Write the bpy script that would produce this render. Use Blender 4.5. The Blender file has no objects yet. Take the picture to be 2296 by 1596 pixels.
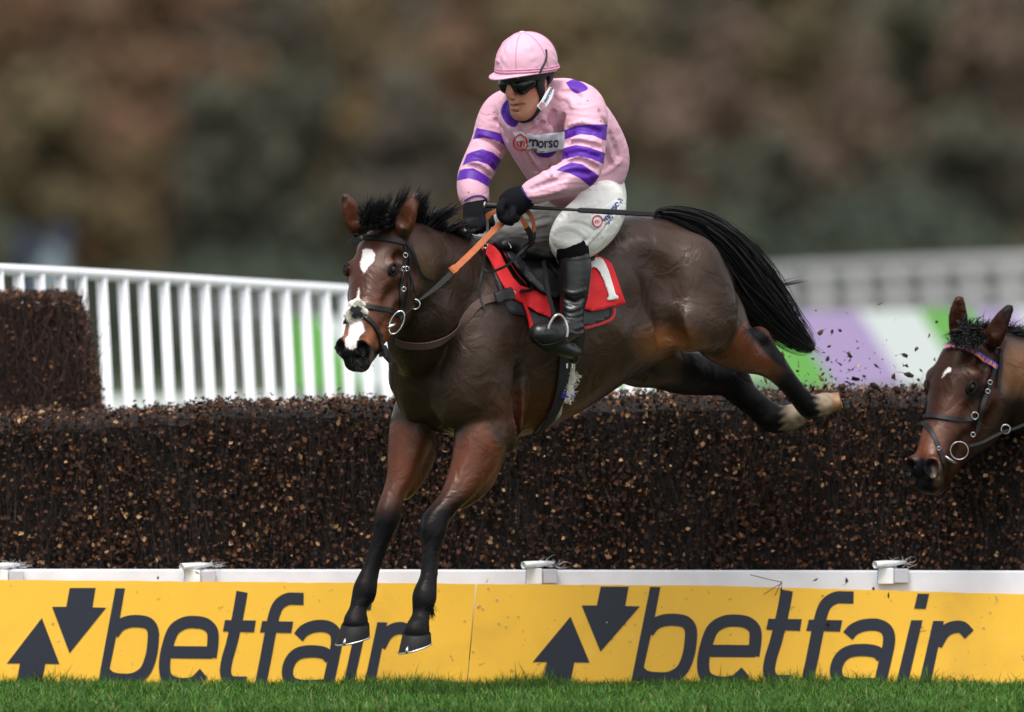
import bpy, bmesh, math, random
import numpy as np
from mathutils import Vector, Matrix
from mathutils.bvhtree import BVHTree
from mathutils.geometry import delaunay_2d_cdt
random.seed(7); rng = np.random.default_rng(7)
S = bpy.context.scene
COL = S.collection

# ------------------------------------------------------------------ camera
CAMH = 1.71; HOR = 640.0; PPM = 530.0; CX = 1147.5; CD = 50.0; FW = 2295.0; FH = 1596.0
cam_d = bpy.data.cameras.new('camera'); cam = bpy.data.objects.new('camera', cam_d); COL.objects.link(cam)
cam.location = (0, -CD, CAMH); cam.rotation_euler = (math.radians(90), 0, 0)
cam_d.sensor_width = 36; cam_d.lens = PPM*CD*36/FW
cam_d.shift_y = -(FH/2-HOR)/FW
cam_d.clip_start = 1; cam_d.clip_end = 3000
cam_d.dof.use_dof = True; cam_d.dof.focus_distance = 48.6; cam_d.dof.aperture_fstop = 1.9
S.camera = cam
# ------------------------------------------------------------------ light
SUN_EL = math.radians(62); SUN_AZ = math.radians(-25)     # azimuth measured from -Y (behind camera) towards -X
w = bpy.data.worlds.new("World"); S.world = w; w.use_nodes = True
nt = w.node_tree; nt.nodes.clear()
sky = nt.nodes.new('ShaderNodeTexSky'); sky.sky_type = 'NISHITA'; sky.sun_disc = False
sky.sun_elevation = SUN_EL; sky.sun_rotation = math.radians(180)+SUN_AZ
sky.dust_density = 3.0; sky.air_density = 1.0
hs = nt.nodes.new('ShaderNodeHueSaturation'); hs.inputs['Saturation'].default_value = 0.22
bg = nt.nodes.new('ShaderNodeBackground'); bg.inputs[1].default_value = 0.10
out = nt.nodes.new('ShaderNodeOutputWorld')
nt.links.new(sky.outputs[0], hs.inputs['Color']); nt.links.new(hs.outputs[0], bg.inputs[0]); nt.links.new(bg.outputs[0], out.inputs[0])
sd = bpy.data.lights.new('sun', 'SUN'); sd.energy = 1.5; sd.angle = math.radians(24); sd.color = (1, 0.96, 0.91)
sun = bpy.data.objects.new('sun', sd); COL.objects.link(sun)
sdir = Vector((math.sin(SUN_AZ)*math.cos(SUN_EL), -math.cos(SUN_AZ)*math.cos(SUN_EL), math.sin(SUN_EL)))
sun.rotation_euler = sdir.to_track_quat('Z', 'Y').to_euler()
S.view_settings.view_transform = 'Standard'; S.view_settings.look = 'None'
S.view_settings.exposure = 1.12; S.view_settings.gamma = 1.0
S.view_settings.use_curve_mapping = False
S.render.engine = 'CYCLES'
S.cycles.use_denoising = True
try: S.cycles.denoiser = 'OPENIMAGEDENOISE'
except Exception: pass
S.cycles.max_bounces = 6

# ------------------------------------------------------------------ helpers
def W(px, py, Y=0.0):
    """photo pixel (2295 wide frame) at depth Y -> world point"""
    k = (CD+Y)/CD/PPM
    return Vector(((px-CX)*k, Y, CAMH+(HOR-py)*k))
def PX(v, Y=-1.3):                # pixel length -> metres at depth Y
    return v*(CD+Y)/CD/PPM
def toP(v):                       # array (n,3) -> px,py
    k = (CD+v[:, 1])/CD/PPM
    return v[:, 0]/k+CX, HOR-(v[:, 2]-CAMH)/k

def mat(name, col, rough=0.6, metal=0.0, spec=0.5, noise=None, bump=None, coat=0.0, attr=None, sheen=0.0, emit=None, trans=0.0):
    """noise=(scale, amount) value variation; bump=(scale,strength,dist); attr=color attribute name"""
    m = bpy.data.materials.new(name); m.use_nodes = True
    n = m.node_tree.nodes; l = m.node_tree.links; p = n['Principled BSDF']
    p.inputs['Roughness'].default_value = rough; p.inputs['Metallic'].default_value = metal
    p.inputs['Specular IOR Level'].default_value = spec
    if coat: p.inputs['Coat Weight'].default_value = coat; p.inputs['Coat Roughness'].default_value = 0.25
    if sheen: p.inputs['Sheen Weight'].default_value = sheen; p.inputs['Sheen Roughness'].default_value = 0.5
    if trans:
        p.inputs['Transmission Weight'].default_value = trans
    src = None
    if attr:
        a = n.new('ShaderNodeVertexColor'); a.layer_name = attr; src = a.outputs[0]
    tc = n.new('ShaderNodeTexCoord')
    if noise:
        nz = n.new('ShaderNodeTexNoise'); nz.inputs['Scale'].default_value = noise[0]; nz.inputs['Detail'].default_value = 5
        l.new(tc.outputs['Object'], nz.inputs['Vector'])
        mr = n.new('ShaderNodeMapRange'); mr.inputs[1].default_value = 0.3; mr.inputs[2].default_value = 0.7
        mr.inputs[3].default_value = 1-noise[1]; mr.inputs[4].default_value = 1+noise[1]
        l.new(nz.outputs[0], mr.inputs[0])
        mx = n.new('ShaderNodeVectorMath'); mx.operation = 'SCALE'
        if src: l.new(src, mx.inputs[0])
        else: mx.inputs[0].default_value = col[:3]
        l.new(mr.outputs[0], mx.inputs['Scale']); src = mx.outputs[0]
    if src: l.new(src, p.inputs['Base Color'])
    else: p.inputs['Base Color'].default_value = (*col[:3], 1)
    if bump:
        nz = n.new('ShaderNodeTexNoise'); nz.inputs['Scale'].default_value = bump[0]; nz.inputs['Detail'].default_value = 4
        l.new(tc.outputs['Object'], nz.inputs['Vector'])
        b = n.new('ShaderNodeBump'); b.inputs['Strength'].default_value = bump[1]; b.inputs['Distance'].default_value = bump[2]
        l.new(nz.outputs[0], b.inputs['Height']); l.new(b.outputs[0], p.inputs['Normal'])
    return m

def link(name, me, parent=None, m=None):
    o = bpy.data.objects.new(name, me); COL.objects.link(o)
    if parent: o.parent = parent
    if m and me and not me.materials: me.materials.append(m)
    return o
def tag(o, label=None, cat=None, group=None, kind=None):
    if label: o['label'] = label
    if cat: o['category'] = cat
    if group: o['group'] = group
    if kind: o['kind'] = kind
    return o
def empty(name, loc, label, cat, group=None):
    o = bpy.data.objects.new(name, None); COL.objects.link(o); o.location = loc; o.empty_display_size = .1
    return tag(o, label, cat, group)
def mk(name, verts, faces, m, parent=None, smooth=False, cols=None, cname='coat'):
    """world-space verts; parented objects keep world position"""
    me = bpy.data.meshes.new(name)
    v = np.asarray(verts, dtype=np.float32).reshape(-1, 3)
    off = np.array(world_loc(parent), dtype=np.float32)
    v = v-off
    if isinstance(faces, np.ndarray):
        k = faces.shape[1]; nf = len(faces)
        me.vertices.add(len(v)); me.vertices.foreach_set('co', v.ravel())
        me.loops.add(nf*k); me.loops.foreach_set('vertex_index', faces.astype(np.int32).ravel())
        me.polygons.add(nf); me.polygons.foreach_set('loop_start', np.arange(0, nf*k, k, dtype=np.int32))
        me.polygons.foreach_set('loop_total', np.full(nf, k, dtype=np.int32))
        me.update(calc_edges=True)
    else:
        me.from_pydata([tuple(a) for a in v], [], [tuple(f) for f in faces]); me.update()
    if cols is not None:
        ca = me.color_attributes.new(cname, 'FLOAT_COLOR', 'POINT')
        c = np.ones((len(v), 4), dtype=np.float32); c[:, :3] = cols
        ca.data.foreach_set('color', c.ravel())
    if smooth: me.polygons.foreach_set('use_smooth', np.ones(len(me.polygons), dtype=bool))
    me.materials.append(m)
    o = bpy.data.objects.new(name, me); COL.objects.link(o)
    if parent: o.parent = parent
    return o
def world_loc(p):
    l = Vector((0, 0, 0))
    while p is not None: l += p.location; p = p.parent
    return l

def spline(P, n):
    """Catmull-Rom through rows of P -> n samples per span"""
    P = np.asarray(P, float)
    if len(P) == 2: return np.array([P[0]+(P[1]-P[0])*t for t in np.linspace(0, 1, n+1)])
    Q = np.vstack([2*P[0]-P[1], P, 2*P[-1]-P[-2]]); o = []
    for i in range(1, len(Q)-2):
        for t in np.arange(n)/n:
            a, b, c, d = Q[i-1], Q[i], Q[i+1], Q[i+2]
            o.append(.5*((2*b)+(-a+c)*t+(2*a-5*b+4*c-d)*t*t+(-a+3*b-3*c+d)*t**3))
    o.append(P[-1]); return np.array(o)

def tube(pts, r, seg=8, cap=True):
    """pts (n,3), r scalar or list -> verts, faces"""
    pts = np.asarray(pts, float); n = len(pts)
    r = np.full(n, r) if np.isscalar(r) else np.asarray(r, float)
    V = []; F = []
    t = np.gradient(pts, axis=0); t /= np.linalg.norm(t, axis=1)[:, None]+1e-9
    ref = np.array([0, 0, 1.]) if abs(t[0][2]) < .9 else np.array([1., 0, 0])
    for i in range(n):
        a = np.cross(t[i], ref); a /= np.linalg.norm(a)+1e-9; b = np.cross(a, t[i]); ref = b
        for s in range(seg):
            th = 2*math.pi*s/seg; V.append(pts[i]+r[i]*(a*math.cos(th)+b*math.sin(th)))
    for i in range(n-1):
        for s in range(seg):
            s2 = (s+1) % seg; F.append((i*seg+s, i*seg+s2, (i+1)*seg+s2, (i+1)*seg+s))
    if cap: F.append(tuple(range(seg))[::-1]); F.append(tuple(range((n-1)*seg, n*seg)))
    return V, F
def merge(parts):
    V = []; F = []
    for v, f in parts:
        k = len(V); V += list(v); F += [tuple(i+k for i in q) for q in f]
    return V, F
def box(c, s, R=None, bev=0):
    V = [Vector((x*s[0]/2, y*s[1]/2, z*s[2]/2)) for x in (-1, 1) for y in (-1, 1) for z in (-1, 1)]
    if R: V = [R @ v for v in V]
    c = Vector(c)
    return [tuple(v+c) for v in V], [(0, 1, 3, 2), (4, 6, 7, 5), (0, 4, 5, 1), (2, 3, 7, 6), (0, 2, 6, 4), (1, 5, 7, 3)]
def bevel(o, wd, seg=2):
    b = o.modifiers.new('bevel', 'BEVEL'); b.width = wd; b.segments = seg; b.limit_method = 'ANGLE'; return o

# ------------------------------------------------------------------ implicit surfaces (smooth unions of tapered elliptical limbs)
class Field:
    def __init__(s, lo, hi, res):
        s.lo = np.array(lo, float); s.res = res
        s.n = np.ceil((np.array(hi)-s.lo)/res).astype(int)+1
        s.a = np.full(tuple(s.n), 1.0, np.float32)
    def _box(s, lo, hi):
        i0 = np.maximum(0, np.floor((lo-s.lo)/s.res).astype(int)); i1 = np.minimum(s.n, np.ceil((hi-s.lo)/s.res).astype(int)+1)
        if np.any(i1 <= i0): return None
        sl = tuple(slice(a, b) for a, b in zip(i0, i1))
        g = [(s.lo[k]+np.arange(i0[k], i1[k])*s.res).astype(np.float32) for k in range(3)]
        return sl, g[0][:, None, None], g[1][None, :, None], g[2][None, None, :]
    def cone(s, a, b, ra, rb, side=(0, 1, 0), k=.02, sub=False):
        a = np.array(a, float); b = np.array(b, float); ra = np.array(ra, float)*np.ones(3 if np.ndim(ra) and len(ra) == 3 else 2); rb = np.array(rb, float)*np.ones(len(ra))
        t = b-a; L = np.linalg.norm(t)
        if L < 1e-6: t = np.array([0, 0, 1.]) if len(ra) < 3 else np.array([0, 0, 1.]); L = 0
        else: t = t/L
        side = np.array(side, float); e2 = side-t*side.dot(t)
        if np.linalg.norm(e2) < .05: e2 = np.array([1., 0, 0])-t*t[0]
        e2 /= np.linalg.norm(e2); e1 = np.cross(t, e2)
        s._prim(a, t, e1, e2, L, ra, rb, k, sub)
    def ell(s, c, ax, r, k=.02, sub=False):
        """ellipsoid: ax = 3 axis vectors, r = 3 radii"""
        ax = [np.array(v, float)/np.linalg.norm(v) for v in ax]
        s._prim(np.array(c, float), ax[2], ax[0], ax[1], 0, np.array(r, float), np.array(r, float), k, sub)
    def _prim(s, a, t, e1, e2, L, ra, rb, k, sub):
        R = max(ra.max(), rb.max())+k+3*s.res; b = a+t*L
        q = s._box(np.minimum(a, b)-R, np.maximum(a, b)+R)
        if q is None: return
        sl, X, Y, Z = q
        X = X-a[0]; Y = Y-a[1]; Z = Z-a[2]
        ta = X*t[0]+Y*t[1]+Z*t[2]
        h = np.clip(ta/max(L, 1e-6), 0, 1) if L > 0 else np.zeros_like(ta)
        r1 = ra[0]+(rb[0]-ra[0])*h; r2 = ra[1]+(rb[1]-ra[1])*h
        r3 = (ra[2]+(rb[2]-ra[2])*h) if len(ra) == 3 else np.minimum(r1, r2)
        o1 = X*e1[0]+Y*e1[1]+Z*e1[2]; o2 = X*e2[0]+Y*e2[1]+Z*e2[2]; o3 = ta-h*L
        A = o1/r1; B = o2/r2; C = o3/r3
        k0 = np.sqrt(A*A+B*B+C*C)+1e-6; A /= r1; B /= r2; C /= r3
        k1 = np.sqrt(A*A+B*B+C*C)+1e-6
        d = (k0*(k0-1)/k1).astype(np.float32)
        c = s.a[sl]
        if sub:
            d = -d; hh = np.maximum(k-np.abs(c-d), 0)/k; s.a[sl] = np.maximum(c, d)+hh*hh*k*.25
        else:
            hh = np.maximum(k-np.abs(c-d), 0)/k; s.a[sl] = np.minimum(c, d)-hh*hh*k*.25
    def chain(s, st, side=(0, 1, 0), k=.02, n=4, sub=False):
        """st rows: x,y,z,r1,r2"""
        q = spline(st, n)
        for i in range(len(q)-1): s.cone(q[i][:3], q[i+1][:3], np.maximum(q[i][3:5], .003), np.maximum(q[i+1][3:5], .003), side, k, sub)
    def pchain(s, st, **kw):
        """rows: px,py,Y,r1_px,r2_px (image-plane half width, depth half width)"""
        s.chain([(*W(p[0], p[1], p[2]), PX(p[3]), PX(p[4] if len(p) > 4 else p[3])) for p in st], **kw)
    def warp(s, fn, lo, hi):
        q = s._box(np.array(lo), np.array(hi))
        if q: sl, X, Y, Z = q; s.a[sl] += fn(X, Y, Z).astype(np.float32)
    def nets(s):
        a = s.a; ins = a < 0
        c = ins[:-1, :-1, :-1].astype(np.uint8)
        for d in ((1,0,0),(0,1,0),(0,0,1),(1,1,0),(1,0,1),(0,1,1),(1,1,1)):
            c += ins[d[0]:ins.shape[0]-1+d[0], d[1]:ins.shape[1]-1+d[1], d[2]:ins.shape[2]-1+d[2]]
        act = np.argwhere((c > 0) & (c < 8))
        idx = np.full(c.shape, -1, np.int32); idx[tuple(act.T)] = np.arange(len(act))
        pos = np.zeros((len(act), 3)); cnt = np.zeros(len(act))
        for ax in range(3):
            o1, o2 = [k for k in range(3) if k != ax]
            for u in (0, 1):
                for v in (0, 1):
                    p0 = act.copy(); p0[:, o1] += u; p0[:, o2] += v; p1 = p0.copy(); p1[:, ax] += 1
                    v0 = a[tuple(p0.T)]; v1 = a[tuple(p1.T)]; m = (v0 < 0) != (v1 < 0)
                    t = np.where(m, v0/(v0-v1+1e-12), 0); p = p0.astype(float); p[:, ax] += t
                    pos[m] += p[m]; cnt[m] += 1
        pos = s.lo+pos/cnt[:, None]*s.res
        Q = []
        for ax in range(3):
            sl0 = [slice(None)]*3; sl1 = [slice(None)]*3; sl0[ax] = slice(0, -1); sl1[ax] = slice(1, None)
            x = np.argwhere(ins[tuple(sl0)] != ins[tuple(sl1)]); o1, o2 = (ax+1) % 3, (ax+2) % 3
            x = x[(x[:, o1] > 0) & (x[:, o2] > 0) & (x[:, o1] < c.shape[o1]) & (x[:, o2] < c.shape[o2])]
            g = []
            for u, v in ((1, 1), (0, 1), (0, 0), (1, 0)):
                y = x.copy(); y[:, o1] -= u; y[:, o2] -= v; g.append(idx[tuple(y.T)])
            g = np.stack(g, 1); fl = ~ins[tuple(x.T)]; g[fl] = g[fl][:, ::-1]; Q.append(g)
        Q = np.vstack(Q); Q = Q[(Q >= 0).all(1)]
        return pos, Q
def relax(v, q, n=2, f=.5):
    for _ in range(n):
        acc = np.zeros_like(v); cnt = np.zeros(len(v))
        for i in range(4):
            for j in (1, 3):
                np.add.at(acc, q[:, i], v[q[:, (i+j) % 4]]); np.add.at(cnt, q[:, i], 1)
        v = v*(1-f)+f*acc/np.maximum(cnt, 1)[:, None]
    return v
class Surf:
    def __init__(s, v, q): s.b = BVHTree.FromPolygons([tuple(x) for x in v], [tuple(map(int, f)) for f in q])
    def hit(s, px, py):
        o = cam.location; d = (W(px, py, 0)-o).normalized()
        l, n, i, t = s.b.ray_cast(o, d, 200)
        if l is None: return None, None
        if n.dot(d) > 0: n = -n
        return l, n
def hits(surfs, px, py):
    best = (None, None)
    for s in surfs:
        l, n = s.hit(px, py)
        if l is not None and (best[0] is None or l.y < best[0].y): best = (l, n)
    return best
def proj_path(surfs, pts, off, n=6):
    q = spline(pts, n); o = []; nn = []
    last = None
    for p in q:
        l, m = hits(surfs, p[0], p[1])
        o.append((p, l, m))
    ys = [l.y for _, l, _ in o if l is not None]; dy = sum(ys)/len(ys) if ys else -1.3
    R = []; N = []
    for i, (p, l, m) in enumerate(o):
        if l is None:
            j = min((j for j in range(len(o)) if o[j][1] is not None), key=lambda j: abs(j-i), default=None)
            Y = o[j][1].y if j is not None else dy
            R.append(np.array(W(p[0], p[1], Y))); N.append(np.array((0, -1., 0)))
        else: R.append(np.array(l)); N.append(np.array(m))
    R = np.array(R); N = np.array(N)
    for _ in range(2):
        if len(R) > 2:
            N[1:-1] = (N[:-2]+N[1:-1]*2+N[2:])/4; y = R[:, 1].copy(); R[1:-1, 1] = (y[:-2]+2*y[1:-1]+y[2:])/4
    N /= np.linalg.norm(N, axis=1)[:, None]
    return R+N*off, N
def ribbon(pts, nrm, width, thick=.003):
    """flat strap with real thickness"""
    pts = np.asarray(pts, float); n = len(pts); wd = np.full(n, width) if np.isscalar(width) else np.interp(np.linspace(0, 1, n), np.linspace(0, 1, len(width)), width)
    t = np.gradient(pts, axis=0); t /= np.linalg.norm(t, axis=1)[:, None]+1e-9
    b = np.cross(t, nrm); b /= np.linalg.norm(b, axis=1)[:, None]+1e-9; nn = np.cross(b, t)
    V = []; F = []
    for i in range(n):
        h = b[i]*wd[i]/2; u = nn[i]*thick/2
        V += [pts[i]-h-u*.5, pts[i]-h*.9+u, pts[i]+h*.9+u, pts[i]+h-u*.5, pts[i]+h*.9-u, pts[i]-h*.9-u]
    for i in range(n-1):
        for s in range(6): F.append((i*6+s, i*6+(s+1) % 6, (i+1)*6+(s+1) % 6, (i+1)*6+s))
    F.append((5, 4, 3, 2, 1, 0)); e = (n-1)*6; F.append((e, e+1, e+2, e+3, e+4, e+5))
    return V, F
def strap(surfs, pts, width_px, off=.006, thick=.004, n=6):
    R, N = proj_path(surfs, pts, off, n); return ribbon(R, N, PX(width_px) if np.isscalar(width_px) else [PX(x) for x in width_px], thick)
def drape(surfs, poly, off, step=7, puff=0, wav=0, seed=0):
    """polygon in photo px -> sheet lying on the surface"""
    P = [Vector((a, b)) for a, b in poly]; pts = []
    for i in range(len(P)):
        a, b = P[i], P[(i+1) % len(P)]; m = max(1, int((b-a).length/step))
        for j in range(m): pts.append(a+(b-a)*j/m)
    nb = len(pts); edges = [(i, (i+1) % nb) for i in range(nb)]
    x0 = min(p.x for p in P); x1 = max(p.x for p in P); y0 = min(p.y for p in P); y1 = max(p.y for p in P)
    def inside(x, y):
        c = False
        for i in range(nb):
            a, b = pts[i], pts[i-1]
            if (a.y > y) != (b.y > y) and x < (b.x-a.x)*(y-a.y)/(b.y-a.y)+a.x: c = not c
        return c
    x = x0+step*.5
    inner = []
    while x < x1:
        y = y0+step*.5
        while y < y1:
            if inside(x, y) and min((Vector((x, y))-q).length for q in pts[:nb]) > step*.5: inner.append(Vector((x, y)))
            y += step
        x += step
    v2, _, f, *_ = delaunay_2d_cdt(pts+inner, edges, [], 1, 1e-4)
    V = []; miss = []
    for i, p in enumerate(v2):
        l, m = hits(surfs, p.x, p.y)
        if l is None: V.append(None); miss.append(i); continue
        V.append((l, m))
    good = [i for i in range(len(v2)) if V[i] is not None]
    if not good: return [tuple(W(p.x, p.y, -1.3)) for p in v2], [tuple(x) for x in f]
    R = []
    # smooth normals a little by averaging depth
    Y = np.array([V[i][0].y if V[i] is not None else np.nan for i in range(len(v2))])
    for i in miss:
        j = min(good, key=lambda j: (v2[j]-v2[i]).length); Y[i] = V[j][0].y
    nb_ = [set() for _ in v2]
    for q in f:
        for a in q:
            for b in q:
                if a != b: nb_[a].add(b)
    for _ in range(3): Y = np.array([.4*Y[i]+.6*(sum(Y[j] for j in nb_[i])/max(1, len(nb_[i]))) if nb_[i] else Y[i] for i in range(len(Y))])
    r = random.Random(seed)
    ph = r.random()*6
    for i, p in enumerate(v2):
        n = V[i][1] if V[i] is not None else Vector((0, -1, 0))
        o = off+wav*math.sin(p.x*.09+p.y*.05+ph)+wav*.6*math.sin(p.y*.13-p.x*.04+2*ph)
        q = W(p.x, p.y, Y[i]-o/max(.45, abs(n.y)))
        R.append(tuple(q))
    return R, [tuple(x) for x in f]
def solid(o, t, off=-1):
    m = o.modifiers.new('thick', 'SOLIDIFY'); m.thickness = t; m.offset = off; return o
def prism(poly, Y, th, lean=0.0):
    """px polygon -> slab with front face at Y (thickness towards +Y); concave ok"""
    f = [tuple(W(x, y, Y)) for x, y in poly]; b = [(p[0], p[1]+th, p[2]) for p in f]
    n = len(poly)
    return f+b, [tuple(range(n)), tuple(range(2*n-1, n-1, -1))]+[(i, i+n, (i+1) % n+n, (i+1) % n) for i in range(n)]
def lerpc(a, b, t): return np.asarray(a)*(1-t)[:, None]+np.asarray(b)*t[:, None]
def sm(x, a, b):
    t = np.clip((x-a)/(b-a), 0, 1); return t*t*(3-2*t)
def polysd(px, py, poly):
    """signed distance (negative inside) to polygon, arrays"""
    P = np.array(poly, float); d = np.full(px.shape, 1e9); ins = np.zeros(px.shape, bool)
    for i in range(len(P)):
        a = P[i]; b = P[i-1]; e = b-a; wx = px-a[0]; wy = py-a[1]
        t = np.clip((wx*e[0]+wy*e[1])/(e@e+1e-9), 0, 1); d = np.minimum(d, np.hypot(wx-e[0]*t, wy-e[1]*t))
        c = (a[1] > py) != (b[1] > py)
        with np.errstate(divide='ignore', invalid='ignore'): xx = (b[0]-a[0])*(py-a[1])/(b[1]-a[1]+1e-12)+a[0]
        ins ^= c & (px < xx)
    return np.where(ins, -d, d)

# ================================================================== SETTING
M = {}
M['ground'] = mat('turf_soil', (.045, .066, .024), .9, noise=(1.2, .35))
M['grass'] = mat('grass_blade', (.05, .14, .02), .6, attr='coat', spec=.3)
M['leafdead'] = mat('dead_leaf', (.2, .1, .05), .7, attr='coat', spec=.25)
M['twig'] = mat('birch_twig', (.04, .025, .02), .75, attr='coat', spec=.3)
M['core'] = mat('packed_twig_core', (.005, .0035, .003), .95, noise=(40, .5), bump=(60, .8, .02))
M['white'] = mat('white_plastic', (.84, .85, .88), .35, noise=(3, .03))
M['whitebeam'] = mat('white_painted_beam', (.72, .74, .80), .45, noise=(6, .10))
M['yellow'] = mat('yellow_banner', (.93, .52, .045), .42, noise=(2.5, .05), bump=(9, .25, .004))
_n = M['yellow'].node_tree.nodes; _l = M['yellow'].node_tree.links; _p = _n['Principled BSDF']; _src = _p.inputs['Base Color'].links[0].from_socket
_tc = _n.new('ShaderNodeTexCoord')
for _sc, _lo, _hi, _col, _f in ((2.2, .56, .75, (.55, .30, .05, 1), .35), (38, .66, .72, (.16, .09, .03, 1), .55), (9, .62, .80, (.95, .62, .16, 1), .35)):
    _z = _n.new('ShaderNodeTexNoise'); _z.inputs['Scale'].default_value = _sc; _z.inputs['Detail'].default_value = 6; _z.inputs['Distortion'].default_value = .6; _l.new(_tc.outputs['Object'], _z.inputs['Vector'])
    _r = _n.new('ShaderNodeMapRange'); _r.inputs[1].default_value = _lo; _r.inputs[2].default_value = _hi; _r.inputs[4].default_value = _f; _l.new(_z.outputs[0], _r.inputs[0])
    _m = _n.new('ShaderNodeMix'); _m.data_type = 'RGBA'; _l.new(_r.outputs[0], _m.inputs[0]); _l.new(_src, _m.inputs[6]); _m.inputs[7].default_value = _col; _src = _m.outputs[2]
_l.new(_src, _p.inputs['Base Color'])
M['navy'] = mat('navy_print', (.018, .022, .036), .4)
M['crown'] = mat('autumn_foliage', (.1, .06, .03), .8, attr='coat', spec=.15)
M['bark'] = mat('bark', (.05, .04, .03), .9)
M['zinc'] = mat('zinc_rivet', (.45, .42, .36), .4, .5)
M['blue'] = mat('blue_twine', (.03, .25, .6), .6)

def plane_patch():
    xs = np.array([-700, -300, -80, -20, -6, -3, 0, 3, 6, 20, 80, 300, 700.]); ys = np.array([-60, -20, -6, -3, 0, 3, 10, 30, 80, 200, 400, 900, 2000.])
    V = [(x, y, 0) for y in ys for x in xs]; n = len(xs)
    return V, [(j*n+i, j*n+i+1, (j+1)*n+i+1, (j+1)*n+i) for j in range(len(ys)-1) for i in range(n-1)]
V, F = plane_patch(); tag(mk('ground', V, F, M['ground']), kind='structure')

# far course turf: gently rising bank under the wood
def bank():
    V = []; F = []; xs = np.linspace(-260, 260, 27); prof = [(150, -.3), (170, .15), (200, .5), (260, 1.2), (330, 3.5), (420, 9), (600, 20)]
    for y, z in prof:
        for x in xs: V.append((x, y, z+.12*math.sin(x*.05+y)*(y-150)/100))
    n = len(xs)
    for j in range(len(prof)-1):
        for i in range(n-1): F.append((j*n+i, j*n+i+1, (j+1)*n+i+1, (j+1)*n+i))
    return V, F
V, F = bank(); tag(mk('hill', V, F, mat('rough_hill_turf', (.10, .115, .04), .95, noise=(.05, .4)), smooth=True), kind='structure')

def leaf_cloud(P, N, size, cols, bend=.25, aspect=.7):
    """P (n,3) centres, N (n,3) normals, size (n,) -> quads folded along the midrib (two quads share it)"""
    n = len(P); N = N/np.linalg.norm(N, axis=1)[:, None]
    r = rng.normal(size=(n, 3)); a = np.cross(N, r); a /= np.linalg.norm(a, axis=1)[:, None]; b = np.cross(N, a)
    s = size[:, None]
    v = np.stack([P-a*s, P+b*s*aspect+N*s*bend, P+a*s, P-b*s*aspect+N*s*bend], 1).reshape(-1, 3)
    f = np.arange(n*4).reshape(n, 4)
    f = np.concatenate([f[:, [0, 1, 2]], f[:, [0, 2, 3]]], 0)
    return v, f, np.repeat(cols, 4, axis=0)
def twig_cloud(P0, P1, r, cols, bow=.05):
    """thin three-sided twigs, 3 spans"""
    n = len(P0); d = P1-P0; q = rng.normal(size=(n, 3)); a = np.cross(d, q); a /= np.linalg.norm(a, axis=1)[:, None]+1e-9
    b = np.cross(d, a); b /= np.linalg.norm(b, axis=1)[:, None]+1e-9
    L = np.linalg.norm(d, axis=1)[:, None]; V = []
    for k, t in enumerate((0, .35, .7, 1.)):
        c = P0+d*t+a*L*bow*math.sin(math.pi*t); rr = r[:, None]*(1-.8*t)
        for s in range(3):
            th = 2.094*s; V.append(c+rr*(a*math.cos(th)+b*math.sin(th)))
    V = np.stack(V, 1).reshape(-1, 3); F = []
    base = np.arange(n)*12
    for k in range(3):
        for s in range(3):
            s2 = (s+1) % 3; F.append(np.stack([base+k*3+s, base+k*3+s2, base+k*3+3+s2, base+k*3+3+s], 1))
    return V, np.concatenate(F, 0), np.repeat(cols, 12, axis=0)
def deadcols(n, bright=.10):
    u = rng.random(n); c = np.zeros((n, 3))
    base = np.array([[.020, .009, .005], [.055, .021, .010], [.115, .043, .019], [.185, .078, .034], [.33, .20, .095]])
    k = rng.choice(5, n, p=[.34, .32, .21, .13-bright*.3, bright*.3]); c = base[k]*(0.7+.6*u[:, None])*np.array([.62, .62, .62, .95, 1.1])[k][:, None]; return c
def twigcols(n):
    k = rng.random(n)[:, None]; k = k**2; return np.array([.012, .007, .0055])*(1-k)+np.array([.060, .036, .030])*k

TOPX = [-400, 0, 350, 500, 900, 1300, 1700, 2295, 2900]; TOPY = [948, 940, 928, 913, 908, 898, 891, 882, 878]
def topz(x):   # world x at Y=0
    return CAMH+(HOR-np.interp(x*PPM+CX, TOPX, TOPY))/PPM
HX0, HX1, HD = -2.9, 3.4, .95
hedge = empty('birch_fence', W(1147, 1275, .1), 'long low jump fence of packed dark birch twigs and dead leaves behind the white beam', 'hedge')
# core
xs = np.linspace(HX0, HX1, 90); V = []; F = []
for x in xs:
    z = topz(x)
    for y, zz in ((.07, .25), (.06, z-.05), (.12, z-.025), (HD-.1, z+.01), (HD-.05, .1)):
        V.append((x, y+rng.normal()*.008, zz+rng.normal()*.005))
for i in range(len(xs)-1):
    for k in range(5): F.append((i*5+k, i*5+(k+1) % 5, (i+1)*5+(k+1) % 5, (i+1)*5+k))
mk('core', V, F, M['core'], hedge)
def hedge_leaves(n_front, n_top, x0, x1, zf0, zf1, y0, depth, extra=0):
    xa = rng.uniform(x0, x1, n_front); u = rng.random(n_front); z0 = zf0(xa); z1 = zf1(xa)
    za = z0+(z1-z0)*u; ya = y0+np.abs(rng.normal(size=n_front))*.028-.01
    xt = rng.uniform(x0, x1, n_top); yt = rng.uniform(y0, y0+depth, n_top); zt = zf1(xt)+rng.normal(size=n_top)*.012+.02*(yt-y0)
    P = np.concatenate([np.stack([xa, ya, za], 1), np.stack([xt, yt, zt], 1)])
    N = np.concatenate([np.tile([0, -1, .15], (n_front, 1)), np.tile([0, -.35, 1], (n_top, 1))])+rng.normal(size=(len(P), 3))*.75
    return P, N
lo = lambda x: np.full(np.shape(x), .485)
P, N = hedge_leaves(34000, 11000, HX0, HX1, lo, topz, .015, HD)
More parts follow.
